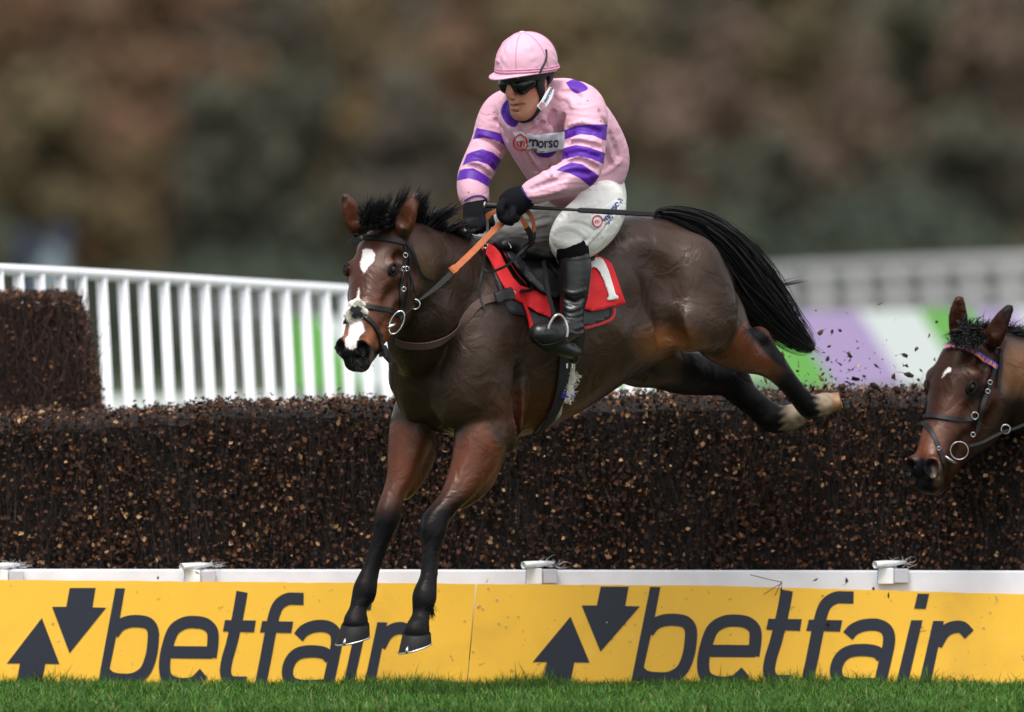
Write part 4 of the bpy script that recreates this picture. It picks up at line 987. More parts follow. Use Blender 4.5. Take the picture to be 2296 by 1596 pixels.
# ================================================================== TACK ON THE HORSE (things fastened round it, each its own object)
HSL = [HS]
M['leather'] = mat('black_leather', (.008, .0075, .0085), .5, spec=.3, noise=(30, .2)); M['steel'] = mat('polished_steel', (.75, .75, .74), .18, 1.0)
M['tanrubber'] = mat('orange_rubber_grip', (.42, .11, .028), .6, bump=(140, .5, .002), noise=(20, .15)); M['webbing'] = mat('brown_webbing', (.085, .048, .036), .75, bump=(90, .3, .001))
M['redcloth'] = mat('red_cotton', (.62, .008, .014), .75, bump=(22, .35, .006), noise=(8, .08)); M['redpipe'] = mat('red_piping', (.40, .012, .02), .6); M['blackcloth'] = mat('black_cloth', (.010, .010, .012), .8, bump=(30, .3, .003))
M['fleece'] = mat('white_fleece', (.85, .82, .74), .95, bump=(70, 1, .01)); M['print'] = mat('white_print', (.80, .80, .78), .6); M['padgrey'] = mat('grey_rubber_pad', (.022, .023, .026), .5, bump=(60, .4, .002))
def sheet(name, surfs, poly, off, m, parent, th=.003, step=7, wav=0, seed=0):
    v, f = drape(surfs, poly, off, step, wav=wav, seed=seed); o = mk(name, v, f, m, parent, smooth=True)
    me = o.data
    # face the camera so the thickness goes inwards
    if sum(p.normal.y*p.area for p in me.polygons) > 0: me.flip_normals()
    solid(o, th); return o
def circ(cx, cy, r, Y, n=20, tilt=0, rx=None):
    rx = rx or r; return [tuple(W(cx+rx*math.cos(t)*math.cos(tilt)-r*math.sin(t)*math.sin(tilt), cy+rx*math.cos(t)*math.sin(tilt)+r*math.sin(t)*math.cos(tilt), Y)) for t in np.linspace(0, 2*math.pi, n+1)]
bridle = empty('bridle', W(850, 560, -2.1), 'black leather bridle with a cross noseband padded in white fleece on the leading horse', 'bridle')
def sobj(name, pts, wd, m, parent, off=.006, th=.004, surfs=None, n=6):
    v, f = strap(surfs or HSL, pts, wd, off, th, n); return mk(name, v, f, m, parent, smooth=False)
sobj('browband', [(786,546),(790,541),(810,536),(849,534.5),(880,538),(904,543),(911,545)], 13, M['leather'], bridle, .008, .005)
sobj('cheekpiece', [(906,512),(907,545),(909,575),(903,610),(898,645),(899,680),(896,700)], 9, M['leather'], bridle)
sobj('cheekpiece', [(912,548),(917,580),(915,615),(913,650),(908,690)], 9, M['leather'], bridle, .01)
sobj('throat_lash', [(908,545),(921,565),(930,590),(938,612),(952,624),(965,629)], 8, M['leather'], bridle, .014)
sobj('strap_end', [(913,612),(918,640),(926,664)], 6, M['leather'], bridle, .018)
sobj('noseband', [(800,686),(822,688),(850,692),(876,696),(892,704),(906,712)], 12, M['leather'], bridle, .008, .005)
sobj('noseband', [(800,700),(820,712),(836,728),(848,752),(853,778),(855,800)], 11, M['leather'], bridle, .008, .005)
sobj('noseband', [(786,704),(780,716),(774,726)], 10, M['leather'], bridle, .008, .005)
sobj('crown_piece', [(798,522),(796,534),(789,545)], 9, M['leather'], bridle, .006)
for (cx_, cy_) in ((905,603),(912,602),(905,648),(909,572)):
    l, n_ = HS.hit(cx_, cy_); Y = (l.y if l else -1.95)-.016; v, f = tube(circ(cx_, cy_, 5, Y, 12), .0014, 6, False); mk('buckle', v, f, M['steel'], bridle, smooth=True)
# crossed fleece pad on the nose
l, n_ = HS.hit(797, 698); Yn = (l.y if l else -2.2)-.012
fl = Field(np.array(W(765, 730, Yn))-[0, .05, 0], np.array(W(838, 665, Yn))+[0, .05, 0], .004)
for (x_, y_, r_) in ((801,678,10),(790,682,9),(781,698,9),(815,700,11),(808,704,9),(786,713,10),(799,716,10),(777,706,8),(812,682,7)):
    fl.ell(W(x_, y_, Yn+.004), ((1,0,0),(0,1,0),(0,0,1)), (PX(r_), .016, PX(r_)), .006)
v, q = fl.nets(); pad = mk('fleece_pad', v, q, M['fleece'], bridle, smooth=True)
strands('fleece_tuft', None, lambda i: (lambda a, d: np.array([pxp(a[0]+d[0]*s, a[1]+d[1]*s, Yn-.010-.012*s) for s in np.linspace(0, 1, 4)]))((lambda c: (c[0]+rng.normal()*4.5, c[1]+rng.normal()*4))(((801,678),(785,699),(815,701),(788,714),(801,716),(808,684))[i % 6]), (rng.normal()*4, rng.normal()*3.5+1)), 600, bridle, M['fleece'], wd=(.0010, .002), seg=3)
for a_, b_ in (((786,690),(812,708)), ((806,688),(792,712))):
    v, f = ribbon(np.array([W(*a_, Yn-.026), W((a_[0]+b_[0])/2, (a_[1]+b_[1])/2, Yn-.03), W(*b_, Yn-.026)]), np.tile([0, -1., 0], (3, 1)), PX(12), .005); mk('cross_strap', v, f, M['leather'], bridle)
# bit, rings, reins
Yr = -2.02
v, f = tube(circ(889, 723, 28, Yr, 26, .45, 14), .0032, 8, False); mk('bit_ring', v, f, M['steel'], bridle, smooth=True)
v, f = tube([tuple(W(866, 737, Yr-.03)), tuple(W(876, 731, Yr-.03)), tuple(W(888, 725, Yr-.01))], [.006, .008, .006], 8); mk('bit', v, f, M['steel'], bridle, smooth=True)
v, f = tube([tuple(W(858, 748, Yr-.03)), tuple(W(852, 765, Yr-.03)), tuple(W(862, 785, Yr-.02)), tuple(W(864, 800, Yr-.02)), tuple(W(872, 812, Yr))], [.006, .008, .012, .010, .004], 7); mk('tongue_strap', v, f, M['blackcloth'], bridle)
v, f = ribbon(np.array([W(860, 775, Yr-.02), W(868, 796, Yr-.01), W(883, 811, Yr)]), np.tile([0, -1., 0], (3, 1)), [.022, .026, .014], .006); mk('tongue_strap', v, f, M['blackcloth'], bridle)
Yq = -1.90
v, f = tube(circ(930, 682, 11, Yq, 18), .0028, 8, False); mk('martingale_ring', v, f, M['steel'], bridle, smooth=True)
v, f = ribbon(np.array([W(896, 716, -2.0), W(905, 705, -1.96), W(918, 694, Yq-.02), W(928, 684, Yq)]), np.tile([.2, -1., 0], (4, 1)), PX(7), .005); mk('rein_link', v, f, M['leather'], bridle)
reins = empty('reins', W(1060, 560, -1.75), 'racing reins with black ends and orange rubber grips held in the rider gloves', 'reins')
def rib3(name, pts, wd, m, parent, nrm=(.2, -1, .3), th=.004, n=6):
    q = spline([(*W(x, y, Y),) for x, y, Y in pts], n); v, f = ribbon(q, np.tile(np.array(nrm, float), (len(q), 1)), wd, th); return mk(name, v, f, m, parent)
rib3('rein_end', [(932,678,-1.90),(955,662,-1.88),(985,638,-1.84),(1018,606,-1.79)], [PX(3.5), PX(8), PX(13), PX(14)], M['leather'], reins)
rib3('rein_grip', [(1011,608,-1.80),(1016,604,-1.80),(1022,600,-1.79)], PX(19), M['tanrubber'], reins, th=.008)
rib3('rein_grip', [(1018,604,-1.79),(1060,564,-1.74),(1100,523,-1.69),(1140,488,-1.63)], [PX(15), PX(15), PX(14), PX(13)], M['tanrubber'], reins, th=.007)
rib3('rein_grip', [(1091,487,-1.52),(1104,477,-1.56),(1122,470,-1.6)], [PX(15), PX(12), PX(7)], M['tanrubber'], reins)
rib3('rein_grip', [(1031,511,-1.30),(1038,507,-1.31),(1048,505,-1.32)], PX(14), M['tanrubber'], reins)
rib3('rein_end', [(968,560,-1.40),(1000,538,-1.36),(1032,512,-1.30)], PX(8), M['leather'], reins)
rib3('rein_grip', [(1146,474,-1.60),(1160,478,-1.62),(1172,494,-1.62),(1181,510,-1.61)], [PX(7), PX(8), PX(10), PX(14)], M['tanrubber'], reins, (0, -1, 0))
rib3('rein_grip', [(1160,470,-1.56),(1180,473,-1.58),(1193,490,-1.58),(1198,520,-1.57)], [PX(6), PX(12), PX(10), PX(9)], M['tanrubber'], reins, (.5, -1, 0))
rib3('rein_end', [(1180,510,-1.61),(1188,524,-1.60),(1190,545,-1.58),(1176,556,-1.56),(1172,578,-1.55)], [PX(14), PX(12), PX(14), PX(12), PX(9)], M['leather'], reins, (0, -1, 0))
rib3('rein_end', [(1198,518,-1.57),(1197,535,-1.57),(1192,542,-1.56),(1182,556,-1.55)], PX(7), M['leather'], reins, (0, -1, 0))
neck = empty('neck_strap', W(1090, 600, -1.6), 'thin black leather neck strap looped from the withers under the orange rein', 'strap')
l1, _ = HS.hit(1088, 600); Y1 = (l1.y if l1 else -1.5)-.03
rib3('strap', [(1091,486,-1.45),(1093,510,-1.50),(1089,545,Y1),(1085,575,Y1),(1083,600,Y1),(1076,630,Y1-.02),(1073,657,Y1-.03)], PX(6), M['leather'], neck, (0, -1, 0))
rib3('strap', [(1084,603,Y1-.01),(1095,609,Y1-.03),(1112,606,Y1-.05),(1140,592,Y1-.07),(1165,568,Y1-.07),(1192,541,-1.56)], PX(6), M['leather'], neck, (0, -1, .3))
for (x_, y_, r_) in ((1088,551,5),(1073,657,6)):
    v, f = tube(circ(x_, y_, r_, Y1-.012, 12), .002, 6, False); mk('ring', v, f, M['steel'], neck, smooth=True)

# breast girth, number cloth, saddle, girth
bg_ = empty('breast_girth', W(1000, 760, -1.7), 'brown webbing breast girth round the chest of the leading horse', 'breast girth')
sobj('band', [(889,764),(905,771),(925,774),(950,774),(975,769),(998,758),(1022,738),(1048,707),(1068,686),(1088,674),(1110,668)], [20, 20, 20, 20, 20, 20, 21, 21, 20, 20], M['webbing'], bg_, .007, .005, n=8)
sobj('keeper', [(1073,655),(1077,672),(1084,692)], 5, M['leather'], bg_, .013, .003)
rear = [(1306,566),(1320,567),(1334,569),(1356,580),(1370,589),(1379,611),(1387,635),(1403,681),(1366,690),(1328,698),(1296,688),(1290,630)]
num = empty('number_cloth', W(1340, 630, -1.4), 'red saddle cloth carrying a white number 1 beneath the saddle', 'saddle cloth')
front = [(1079,556),(1095,545),(1108,552),(1122,568),(1136,598),(1150,622),(1166,640),(1202,651),(1222,662),(1240,676),(1235,712),(1205,700),(1180,684),(1155,672),(1142,664),(1129,642),(1110,606),(1095,576)]
pad_ = empty('saddle_pad', W(1330, 720, -1.4), 'dark grey pad with red piping showing below the red saddle cloth', 'pad')
sheet('pad', HSL, [(1290,640),(1369,660),(1371,690),(1369,708),(1360,717),(1330,728),(1298,737),(1285,700)], .010, M['padgrey'], pad_, .008, 9)
sobj('piping', [(1369,692),(1369,706),(1362,716),(1345,724),(1322,731),(1297,737)], 7, M['redpipe'], pad_, .022, .006)
sheet('pad', HSL, [(1100,590),(1150,660),(1180,690),(1236,712),(1235,740),(1195,742),(1176,708),(1139,703),(1129,668),(1112,640)], .010, M['padgrey'], pad_, .008, 9)
sobj('piping', [(1164,680),(1172,700),(1181,722),(1189,743)], 10, M['redcloth'], pad_, .022, .006)
sheet('rear_panel', HSL, rear, .030, M['redcloth'], num, .004, 6, wav=.003, seed=3)
sheet('front_panel', HSL, front, .028, M['redcloth'], num, .004, 6, wav=.003, seed=5)
sheet('number_one', HSL, [(1322,590),(1323,580),(1331,576),(1345,577),(1352,582),(1358,592),(1364,606),(1370,625),(1376,645),(1380,660),(1386,664),(1386,670),(1361,674),(1360,668),(1365,664),(1360,648),(1353,628),(1345,610),(1338,601),(1331,598),(1322,601)], .0385, M['print'], num, .0015, 5, wav=.003, seed=3)
sobj('hem', [(1100,552),(1118,570),(1134,602),(1148,625),(1163,642)], 2, mat('dark_red_stitch', (.30, .01, .015), .7), num, .036, .002)
sobj('hem', [(1366,686),(1348,690),(1329,694)], 1.6, mat('red_stitch', (.35, .02, .02), .7), num, .037, .002)
sobj('girth_strap', [(1150,660),(1175,655),(1195,643),(1203,640)], 8, M['leather'], bg_, .044, .004)
sheet('buckle_guard', HSL, [(1106,655),(1145,643),(1150,648),(1155,666),(1150,671),(1114,680)], .040, M['leather'], bg_, .004, 7)
l, n_ = HS.hit(1150, 657); v, f = tube(circ(1150, 657, 5, l.y-.06, 12), .0018, 6, False); mk('buckle', v, f, M['steel'], bg_, smooth=True)
saddle = empty('saddle', W(1200, 600, -1.35), 'small black racing saddle under the rider with girth and stirrup', 'saddle')
sheet('flap', HSL, [(1121,548),(1124,538),(1132,534),(1150,540),(1165,545),(1200,556),(1245,562),(1262,585),(1265,660),(1245,668),(1232,662),(1216,650),(1196,643),(1182,628),(1162,604),(1142,582)], .046, M['leather'], saddle, .008, 7, wav=.002)
sheet('knee_roll', HSL, [(1128,540),(1146,545),(1170,580),(1196,612),(1220,640),(1226,660),(1212,652),(1188,632),(1165,602),(1142,574),(1128,556)], .062, mat('soft_black_leather', (.016, .016, .019), .45, bump=(30, .3, .003)), saddle, .012, 7)
sf = Field(W(1100, 640, -1.7), W(1330, 500, -.6), .008)
sf.pchain([(1128,560,-1.38,13,60),(1150,562,-1.32,14,66),(1185,570,-1.26,13,84),(1230,576,-1.2,12,90),(1270,572,-1.14,14,90),(1300,566,-1.10,16,80)], side=SD, k=.03)
sf.pchain([(1128,550,-1.46,8,10),(1140,544,-1.40,9,26),(1160,548,-1.34,8,34),(1178,558,-1.30,8,28)], side=SD, k=.03)
v, q = sf.nets(); mk('seat', v, q, M['leather'], saddle, smooth=True)
v, f = tube([tuple(W(1140, 545, -1.50)), tuple(W(1143, 549, -1.51)), tuple(W(1145, 556, -1.51))], .0025, 6); mk('dee', v, f, M['steel'], saddle)
sobj('flap_strap', [(1207,606),(1222,600),(1236,598)], 5, M['leather'], saddle, .058, .003); sobj('flap_strap', [(1215,600),(1230,618),(1250,640)], 7, M['blackcloth'], saddle, .056, .003)
l, n_ = HS.hit(1168, 578); v, f = tube(circ(1167, 579, 7, l.y-.075, 12, .3, 5), .0022, 6, False); mk('ring', v, f, M['leather'], saddle, smooth=True)
sobj('girth', [(1266,735),(1268,780),(1264,812),(1260,845),(1252,885),(1238,920),(1218,950),(1195,974)], [32, 32, 30, 29, 28, 26, 20, 8], M['blackcloth'], saddle, .014, .007, n=8)
sobj('girth_band', [(1266,874),(1251,888)], [30], mat('blue_webbing', (.025, .02, .28), .6), saddle, .020, .004) if False else None
v, f = strap(HSL, [(1252,880),(1266,881),(1281,879)], 13, .024, .004); mk('girth_loop', v, f, mat('blue_webbing', (.03, .022, .30), .6), saddle)
sheet('girth_sleeve', HSL, [(1280,800),(1290,812),(1288,840),(1292,850),(1284,862),(1288,880),(1276,896),(1262,905),(1258,930),(1246,945),(1244,930),(1262,890),(1270,850)], .012, mat('worn_fleece_edge', (.42, .38, .32), .95, bump=(80, .8, .006)), saddle, .006, 6)
strands('sleeve_fluff', None, lambda i: (lambda a: np.array([pxp(a[0]+a[2]*s*7, a[1]+a[3]*s*6, -1.50) for s in np.linspace(0, 1, 4)]))((lambda u: (1284+rng.normal()*5+12*math.sin(u*9)*.6*(1-u)-14*u*u, 835+u*70, abs(rng.normal())*.7, rng.normal()*.7))(rng.random())), 340, saddle, mat('fluff', (.55, .52, .46), .95), wd=(.0006, .0014), seg=3)
for (x_, y_) in ((1271, 820), (1283, 820)):
    l, n_ = HS.hit(x_, y_); l = l or Vector((0, -1.45, 0)); p = W(x_, y_, l.y-.026); mk('keeper', *box(tuple(p), (.007 if x_ < 1280 else .003, .004, .02)), M['print'], saddle)

# ================================================================== THE RIDER
rider = empty('person', W(1250, 560, -1.15), 'jockey in pink silks with purple hooped sleeves and pink cap, leaning forward over the racehorse', 'person')
def hframe(C_, f_, up):
    f_ = Vector(f_).normalized(); l = f_.cross(Vector(up)).normalized()*-1
    if l.x < 0: l = -l
    u = l.cross(f_); u = u if u.z > 0 else -u
    return Vector(C_), l, f_, u
JH = hframe(W(1181, 184, -1.50), (-.66, -.70, -.27), (-.02, -.1, 1))
jf = Field((-.30, -1.95, 1.55), (.62, -.55, 2.85), .0048)
def jc(rows, k=.02, n=4, f=None, side=(0, 1, 0), sub=False): (f or jf).pchain(rows, k=k, n=n, side=side, sub=sub)
def face(f):
    C_, l, fw, u = JH
    P = lambda a, b, c: C_+l*a+fw*b+u*c
    def el(c, r, k=.012, sub=False): f.ell(P(*c), (l, fw, u), r, k, sub)
    def ch(rows, k=.012, sub=False): f.chain([(*P(a, b, c), r, r2) for a, b, c, r, r2 in rows], side=fw, k=k, sub=sub)
    el((0,-.015,.035), (.074,.094,.098), .02)
    ch([(0,.030,-.03,.060,.050),(0,.044,-.075,.044,.040),(0,.064,-.112,.023,.025)], .025)
    ch([(-.062,.0,-.02,.012,.02),(-.052,.02,-.085,.012,.02),(-.018,.066,-.122,.013,.014)], .03); ch([(.062,.0,-.02,.012,.02),(.052,.02,-.085,.012,.02),(.018,.066,-.122,.013,.014)], .03)
    ch([(0,.088,.022,.010,.012),(0,.100,-.002,.012,.014),(0,.112,-.024,.014,.014)], .012)      # nose
    el((0,.112,-.034), (.013,.013,.010), .008); el((-.013,.102,-.036), (.008,.010,.008), .006); el((.013,.102,-.036), (.008,.010,.008), .006)
    el((-.034,.062,-.018), (.026,.024,.022), .02); el((.034,.062,-.018), (.026,.024,.022), .02)
    el((0,.086,-.062), (.028,.018,.017), .012)
    ch([(-.024,.088,-.067,.004,.005),(0,.102,-.063,.0065,.007),(.024,.088,-.067,.004,.005)], .005); ch([(-.021,.086,-.081,.004,.005),(0,.100,-.083,.008,.008),(.021,.086,-.081,.004,.005)], .006)
    ch([(-.020,.098,-.0735,.0035,.010),(0,.108,-.0735,.0045,.012),(.020,.098,-.0735,.0035,.010)], .003, True)
    el((0,.089,-.098), (.020,.007,.005), .008, True)
    for s in (-1, 1): el((s*.079,-.012,-.002), (.010,.020,.031), .006); el((s*.086,-.008,.000), (.006,.010,.018), .004, True)
    return P
FP = face(jf)
jc([(1188,205,-1.47,34,32),(1205,235,-1.42,36,36),(1222,258,-1.36,46,50)], .03)
jc([(1215,262,-1.28,50,44),(1250,330,-1.18,60,50),(1295,400,-1.06,56,50),(1320,440,-1.0,58,60)], .05, side=SD)
jc([(1215,250,-1.25,42,38),(1128,258,-1.12,30,29),(1098,320,-1.16,27,27),(1062,385,-1.22,23,24),(1060,430,-1.28,17,17),(1068,462,-1.32,15,15),(1072,490,-1.34,20,14)], .03)
jc([(1230,250,-1.34,40,38),(1298,245,-1.46,32,30),(1312,310,-1.52,30,30),(1300,378,-1.58,27,28),(1245,410,-1.62,21,22),(1190,432,-1.62,16,16),(1152,460,-1.60,20,15)], .03)
jc([(1325,440,-1.02,52,56),(1340,470,-1.16,48,50),(1300,500,-1.30,40,42),(1272,535,-1.38,32,34),(1284,590,-1.38,26,28),(1288,650,-1.38,22,24),(1284,710,-1.40,17,20),(1282,760,-1.42,16,20)], .03)
jc([(1300,450,-.95,50,50),(1200,475,-.94,42,42),(1095,525,-.92,30,32),(1105,600,-.85,24,26)], .03)
# clear the parts of the body hidden inside clothes a little by shrinking: body stays under cloth
bv, bq = jf.nets(); bv = relax(bv, bq, 1, .3)
A, B = toP(bv); SKIN = np.array([.50, .235, .155]); Cc = np.tile(SKIN, (len(bv), 1))
def fb(cx, cy, r, col, w, y=-1.45):
    global Cc
    m = w*(1-sm(np.hypot(A-cx, B-cy)/r, .4, 1.1))*(bv[:, 1] < y); Cc = lerpc(Cc, np.tile(np.array(col), (len(bv), 1)), m)
fb(1198, 205, 16, (.60, .15, .12), .6); fb(1150, 214, 10, (.58, .20, .15), .5); fb(1166, 229, 8, (.42, .09, .08), .75); fb(1166, 240, 8, (.45, .10, .09), .6); fb(1223, 172, 10, (.55, .16, .11), .7); fb(1176, 246, 16, (.34, .19, .13), .5)
mm_ = np.exp(-((B-233.5-(A-1165)*-.06)/2.2)**2)*(np.abs(A-1165) < 14)*(bv[:, 1] < -1.55); Cc = lerpc(Cc, np.tile(np.array([.02, .006, .006]), (len(bv), 1)), mm_*.8)
M['skin'] = mat('skin', (1, 1, 1), .45, attr='coat', spec=.35, noise=(60, .06), bump=(160, .15, .001)); M['skin'].node_tree.nodes['Principled BSDF'].inputs['Subsurface Weight'].default_value = .08; M['skin'].node_tree.nodes['Principled BSDF'].inputs['Subsurface Radius'].default_value = (.01, .004, .002)
# the visible head and neck grow out of one continuous body; arms, trunk and legs lie inside the clothes
body = mk('body', bv, bq, M['skin'], rider, smooth=True, cols=Cc)

def crease(m, sc, st, dist):
    n = m.node_tree.nodes; l = m.node_tree.links; p = n['Principled BSDF']; tc = n.new('ShaderNodeTexCoord'); prev = None
    for k, (s_, a_, d_) in enumerate(((sc, st, dist), (sc*2.7, st*.7, dist*.35))):
        mp = n.new('ShaderNodeMapping'); mp.inputs['Scale'].default_value = (1, 1, 1.9); mp.inputs['Rotation'].default_value = (.4, .3+k, .2); l.new(tc.outputs['Object'], mp.inputs['Vector'])
        nz = n.new('ShaderNodeTexNoise'); nz.inputs['Scale'].default_value = s_; nz.inputs['Detail'].default_value = 2.5; nz.inputs['Distortion'].default_value = 1.1; l.new(mp.outputs[0], nz.inputs['Vector'])
        s1 = n.new('ShaderNodeMath'); s1.operation = 'SUBTRACT'; s1.inputs[1].default_value = .5; l.new(nz.outputs[0], s1.inputs[0]); s2 = n.new('ShaderNodeMath'); s2.operation = 'ABSOLUTE'; l.new(s1.outputs[0], s2.inputs[0])
        b = n.new('ShaderNodeBump'); b.inputs['Strength'].default_value = a_; b.inputs['Distance'].default_value = d_*3; l.new(s2.outputs[0], b.inputs['Height'])
        if prev: l.new(prev.outputs[0], b.inputs['Normal'])
        prev = b
    l.new(prev.outputs[0], p.inputs['Normal'])
# breeches
M['white_cloth'] = mat('white_breeches_cloth', (.68, .68, .65), .7, noise=(10, .05)); crease(M['white_cloth'], 4, .34, .024); M['grey_band'] = mat('grey_elastic', (.30, .30, .33), .7)
brf = Field((-.25, -1.75, 1.60), (.62, -.55, 2.32), .0055)
jc([(1318,400,-1.02,66,64),(1330,430,-1.02,66,62),(1338,462,-1.08,58,62)], .03, f=brf, side=SD)
jc([(1330,452,-1.10,62,58),(1344,470,-1.20,52,52),(1318,498,-1.32,52,48),(1290,516,-1.40,44,42),(1273,537,-1.43,33,36),(1277,556,-1.43,32,34)], .03, f=brf)
jc([(1352,500,-1.22,34,34),(1330,530,-1.33,28,30),(1300,552,-1.38,26,26)], .03, f=brf)
jc([(1310,445,-1.0,52,52),(1240,470,-.98,46,44),(1170,495,-.96,38,38),(1110,516,-.98,32,34),(1080,528,-.98,30,32),(1068,552,-.95,24,30)], .04, f=brf)
jc([(1240,500,-.94,34,36),(1180,530,-.92,28,36)], .04, f=brf)
def fold(f, pts, r, k=.012, dep=.6, sub=False): f.pchain([(x, y, Y, r, r*dep) for x, y, Y in pts], k=k, n=4, sub=sub)
def surf_of(f): v, q = f.nets(); return Surf(v, q)
def folds(f, lines, k=.014):
    s_ = surf_of(f)
    for ln_, r, sub in lines:
        P_ = []
        for x, y in spline(ln_, 3):
            l, m = s_.hit(x, y)
            if l is not None: P_.append((l, m))
        for (a, _), (b, _b) in zip(P_, P_[1:]):
            o_ = (-.32 if f is brf else -.5) if not sub else -.1
            if (a-b).length < .06: f.cone(Vector(a)+_*PX(r)*o_*1.6, Vector(b)+_b*PX(r)*o_*1.6, (PX(r)*1.7, PX(r)*1.5), (PX(r)*1.7, PX(r)*1.5), k=k*.7, sub=sub)
folds(brf, [([(1245,520),(1262,510),(1290,515),(1312,530)],3,False),([(1250,540),(1275,545),(1300,540)],3,False),([(1248,548),(1270,553),(1298,549)],3,False),([(1262,470),(1300,462),(1340,450)],3.5,True),([(1255,490),(1285,478),(1320,472),(1360,455)],3,False),([(1315,405),(1345,412),(1380,408)],3,True),([(1300,425),(1340,425),(1385,418)],3,False),
  ([(1330,540),(1350,515),(1375,480)],3,True),([(1300,560),(1330,530),(1352,505)],3,False),([(1120,505),(1150,498),(1190,500),(1230,490)],3,True),([(1140,480),(1180,475),(1230,470)],3,False),([(1180,520),(1200,505),(1225,500)],3,False),([(1100,530),(1120,515),(1140,520)],3,False),([(1200,455),(1235,470),(1260,490)],3,True),([(1240,440),(1262,462),(1268,485)],3.5,True),([(1275,500),(1300,500),(1325,510)],2.5,True)])
v, q = brf.nets(); breeches = mk('breeches', v, q, M['white_cloth'], rider, smooth=True); BRS = Surf(v, q)
# boots
M['boot'] = mat('black_boot_leather', (.007, .007, .0085), .33, spec=.45, coat=.08, bump=(20, .5, .008)); M['sock'] = mat('black_stocking', (.004, .004, .005), .9, spec=.1)
def hy(x, y, d): 
    l, n_ = HS.hit(x, y); return (l.y if l else -1.4)-d
bf = Field((.02, -1.85, 1.2), (.42, -1.1, 1.9), .0048)
jc([(1288,582,-1.46,33,34),(1288,610,-1.47,32,33),(1287,650,-1.48,29,31),(1283,690,-1.49,23,26),(1281,720,-1.50,21,24),(1286,750,-1.50,21,24),(1286,785,-1.49,14,20),(1288,806,-1.49,8,15)], .02, f=bf)
jc([(1278,735,-1.50,22,24),(1262,745,-1.55,24,26),(1240,752,-1.60,26,25),(1218,750,-1.64,24,22),(1205,748,-1.66,16,18)], .02, f=bf)
jc([(1286,790,-1.50,12,18),(1262,782,-1.56,16,20),(1235,772,-1.61,17,18),(1214,762,-1.64,10,12)], .015, f=bf)
folds(bf, [([(1262,688),(1280,696),(1300,688)],3,False),([(1262,702),(1280,710),(1303,702)],3,False),([(1264,716),(1282,722),(1304,716)],3,False),([(1268,728),(1286,736),(1306,730)],3,False),([(1272,742),(1290,750),(1306,746)],2.6,False),([(1262,652),(1285,658),(1312,650)],2.2,False),([(1266,670),(1290,678),(1308,668)],2.6,True)], .012)
v, q = bf.nets(); boot = mk('boot', v, q, M['boot'], rider, smooth=True)
bts = Surf(v, q)
sobj('sole_edge', [(1199,760),(1215,772),(1240,770),(1262,762),(1281,752)], 4, M['leather'], boot, .003, .004, surfs=[bts])
sobj('boot_top', [(1255,577),(1288,583),(1321,578)], 5, M['leather'], boot, .002, .004, surfs=[bts])
bs_ = Field((.02, -1.75, 1.7), (.40, -1.15, 2.0), .005)
jc([(1276,540,-1.44,31,32),(1282,560,-1.45,32,33),(1287,584,-1.46,30,31)], .02, f=bs_); folds(bs_, [([(1250,562),(1280,568),(1308,560)],2.5,False),([(1250,572),(1280,577),(1308,570)],2.5,False)], .01)
v, q = bs_.nets(); mk('stocking', v, q, M['sock'], rider, smooth=True)
fb2 = Field((-.2, -1.1, 1.3), (.1, -.6, 1.95), .008); jc([(1075,560,-.90,24,26),(1100,600,-.84,22,26),(1110,660,-.80,20,24)], .02, f=fb2); v, q = fb2.nets(); mk('boot', v, q, M['boot'], rider, smooth=True)
# stirrup: iron arch, tread, leather
st = 'stirrup'
p_ = [(1229,738),(1231,729),(1238,716),(1246,707),(1255,706),(1265,716),(1271,732),(1272,748),(1270,756)]
v, f = tube(spline([tuple(W(x, y, -1.68-(.02 if x < 1250 else 0)+(.015 if x > 1260 else 0))) for x, y in p_], 4), .0058, 8); si = mk('stirrup', v, f, mat('silver_stirrup', (.62, .56, .56), .3, .8), saddle, smooth=True)
rib3('tread', [(1232,752,-1.66),(1250,766,-1.64),(1270,757,-1.62)], .02, M['leather'], si)
rib3('stirrup_leather', [(1218,585,-1.52),(1222,610,-1.56),(1226,640,-1.60),(1232,670,-1.64),(1238,692,-1.67),(1243,710,-1.69)], PX(10), mat('matte_stirrup_leather', (.007, .0065, .007), .8, spec=.15), saddle, (0, -1, -.2), .006)

# silks
SL = [(1218,238,-1.36),(1290,236,-1.44),(1312,262,-1.49),(1312,310,-1.53),(1308,350,-1.57),(1300,384,-1.60),(1262,404,-1.64),(1220,420,-1.65),(1182,436,-1.64)]
SR = [(1200,240,-1.32),(1135,246,-1.16),(1112,278,-1.16),(1098,320,-1.18),(1078,362,-1.22),(1062,398,-1.27),(1060,428,-1.31),(1066,452,-1.33)]
jr = Field((-.30, -1.95, 2.0), (.62, -.55, 2.75), .0052)
jc([(1195,232,-1.40,44,46),(1205,262,-1.33,78,76),(1232,310,-1.25,82,70),(1262,350,-1.17,86,68),(1300,385,-1.08,84,68),(1322,402,-1.04,64,62)], .05, f=jr, side=SD)
jc([(1262,235,-1.28,60,55),(1310,290,-1.15,60,60),(1340,345,-1.06,54,60),(1338,378,-1.04,48,58)], .05, f=jr, side=SD)
jc([(*p, r, r2) for p, (r, r2) in zip(SL, ((46,44),(48,44),(41,40),(37,36),(37,36),(33,34),(28,28),(22,22),(18,19)))], .035, f=jr)
jc([(*p, r, r2) for p, (r, r2) in zip(SR, ((44,44),(38,40),(36,36),(32,32),(31,31),(28,28),(25,25),(22,21)))], .035, f=jr)
jc([(1192,222,-1.42,34,34),(1215,232,-1.38,40,40)], .02, f=jr)
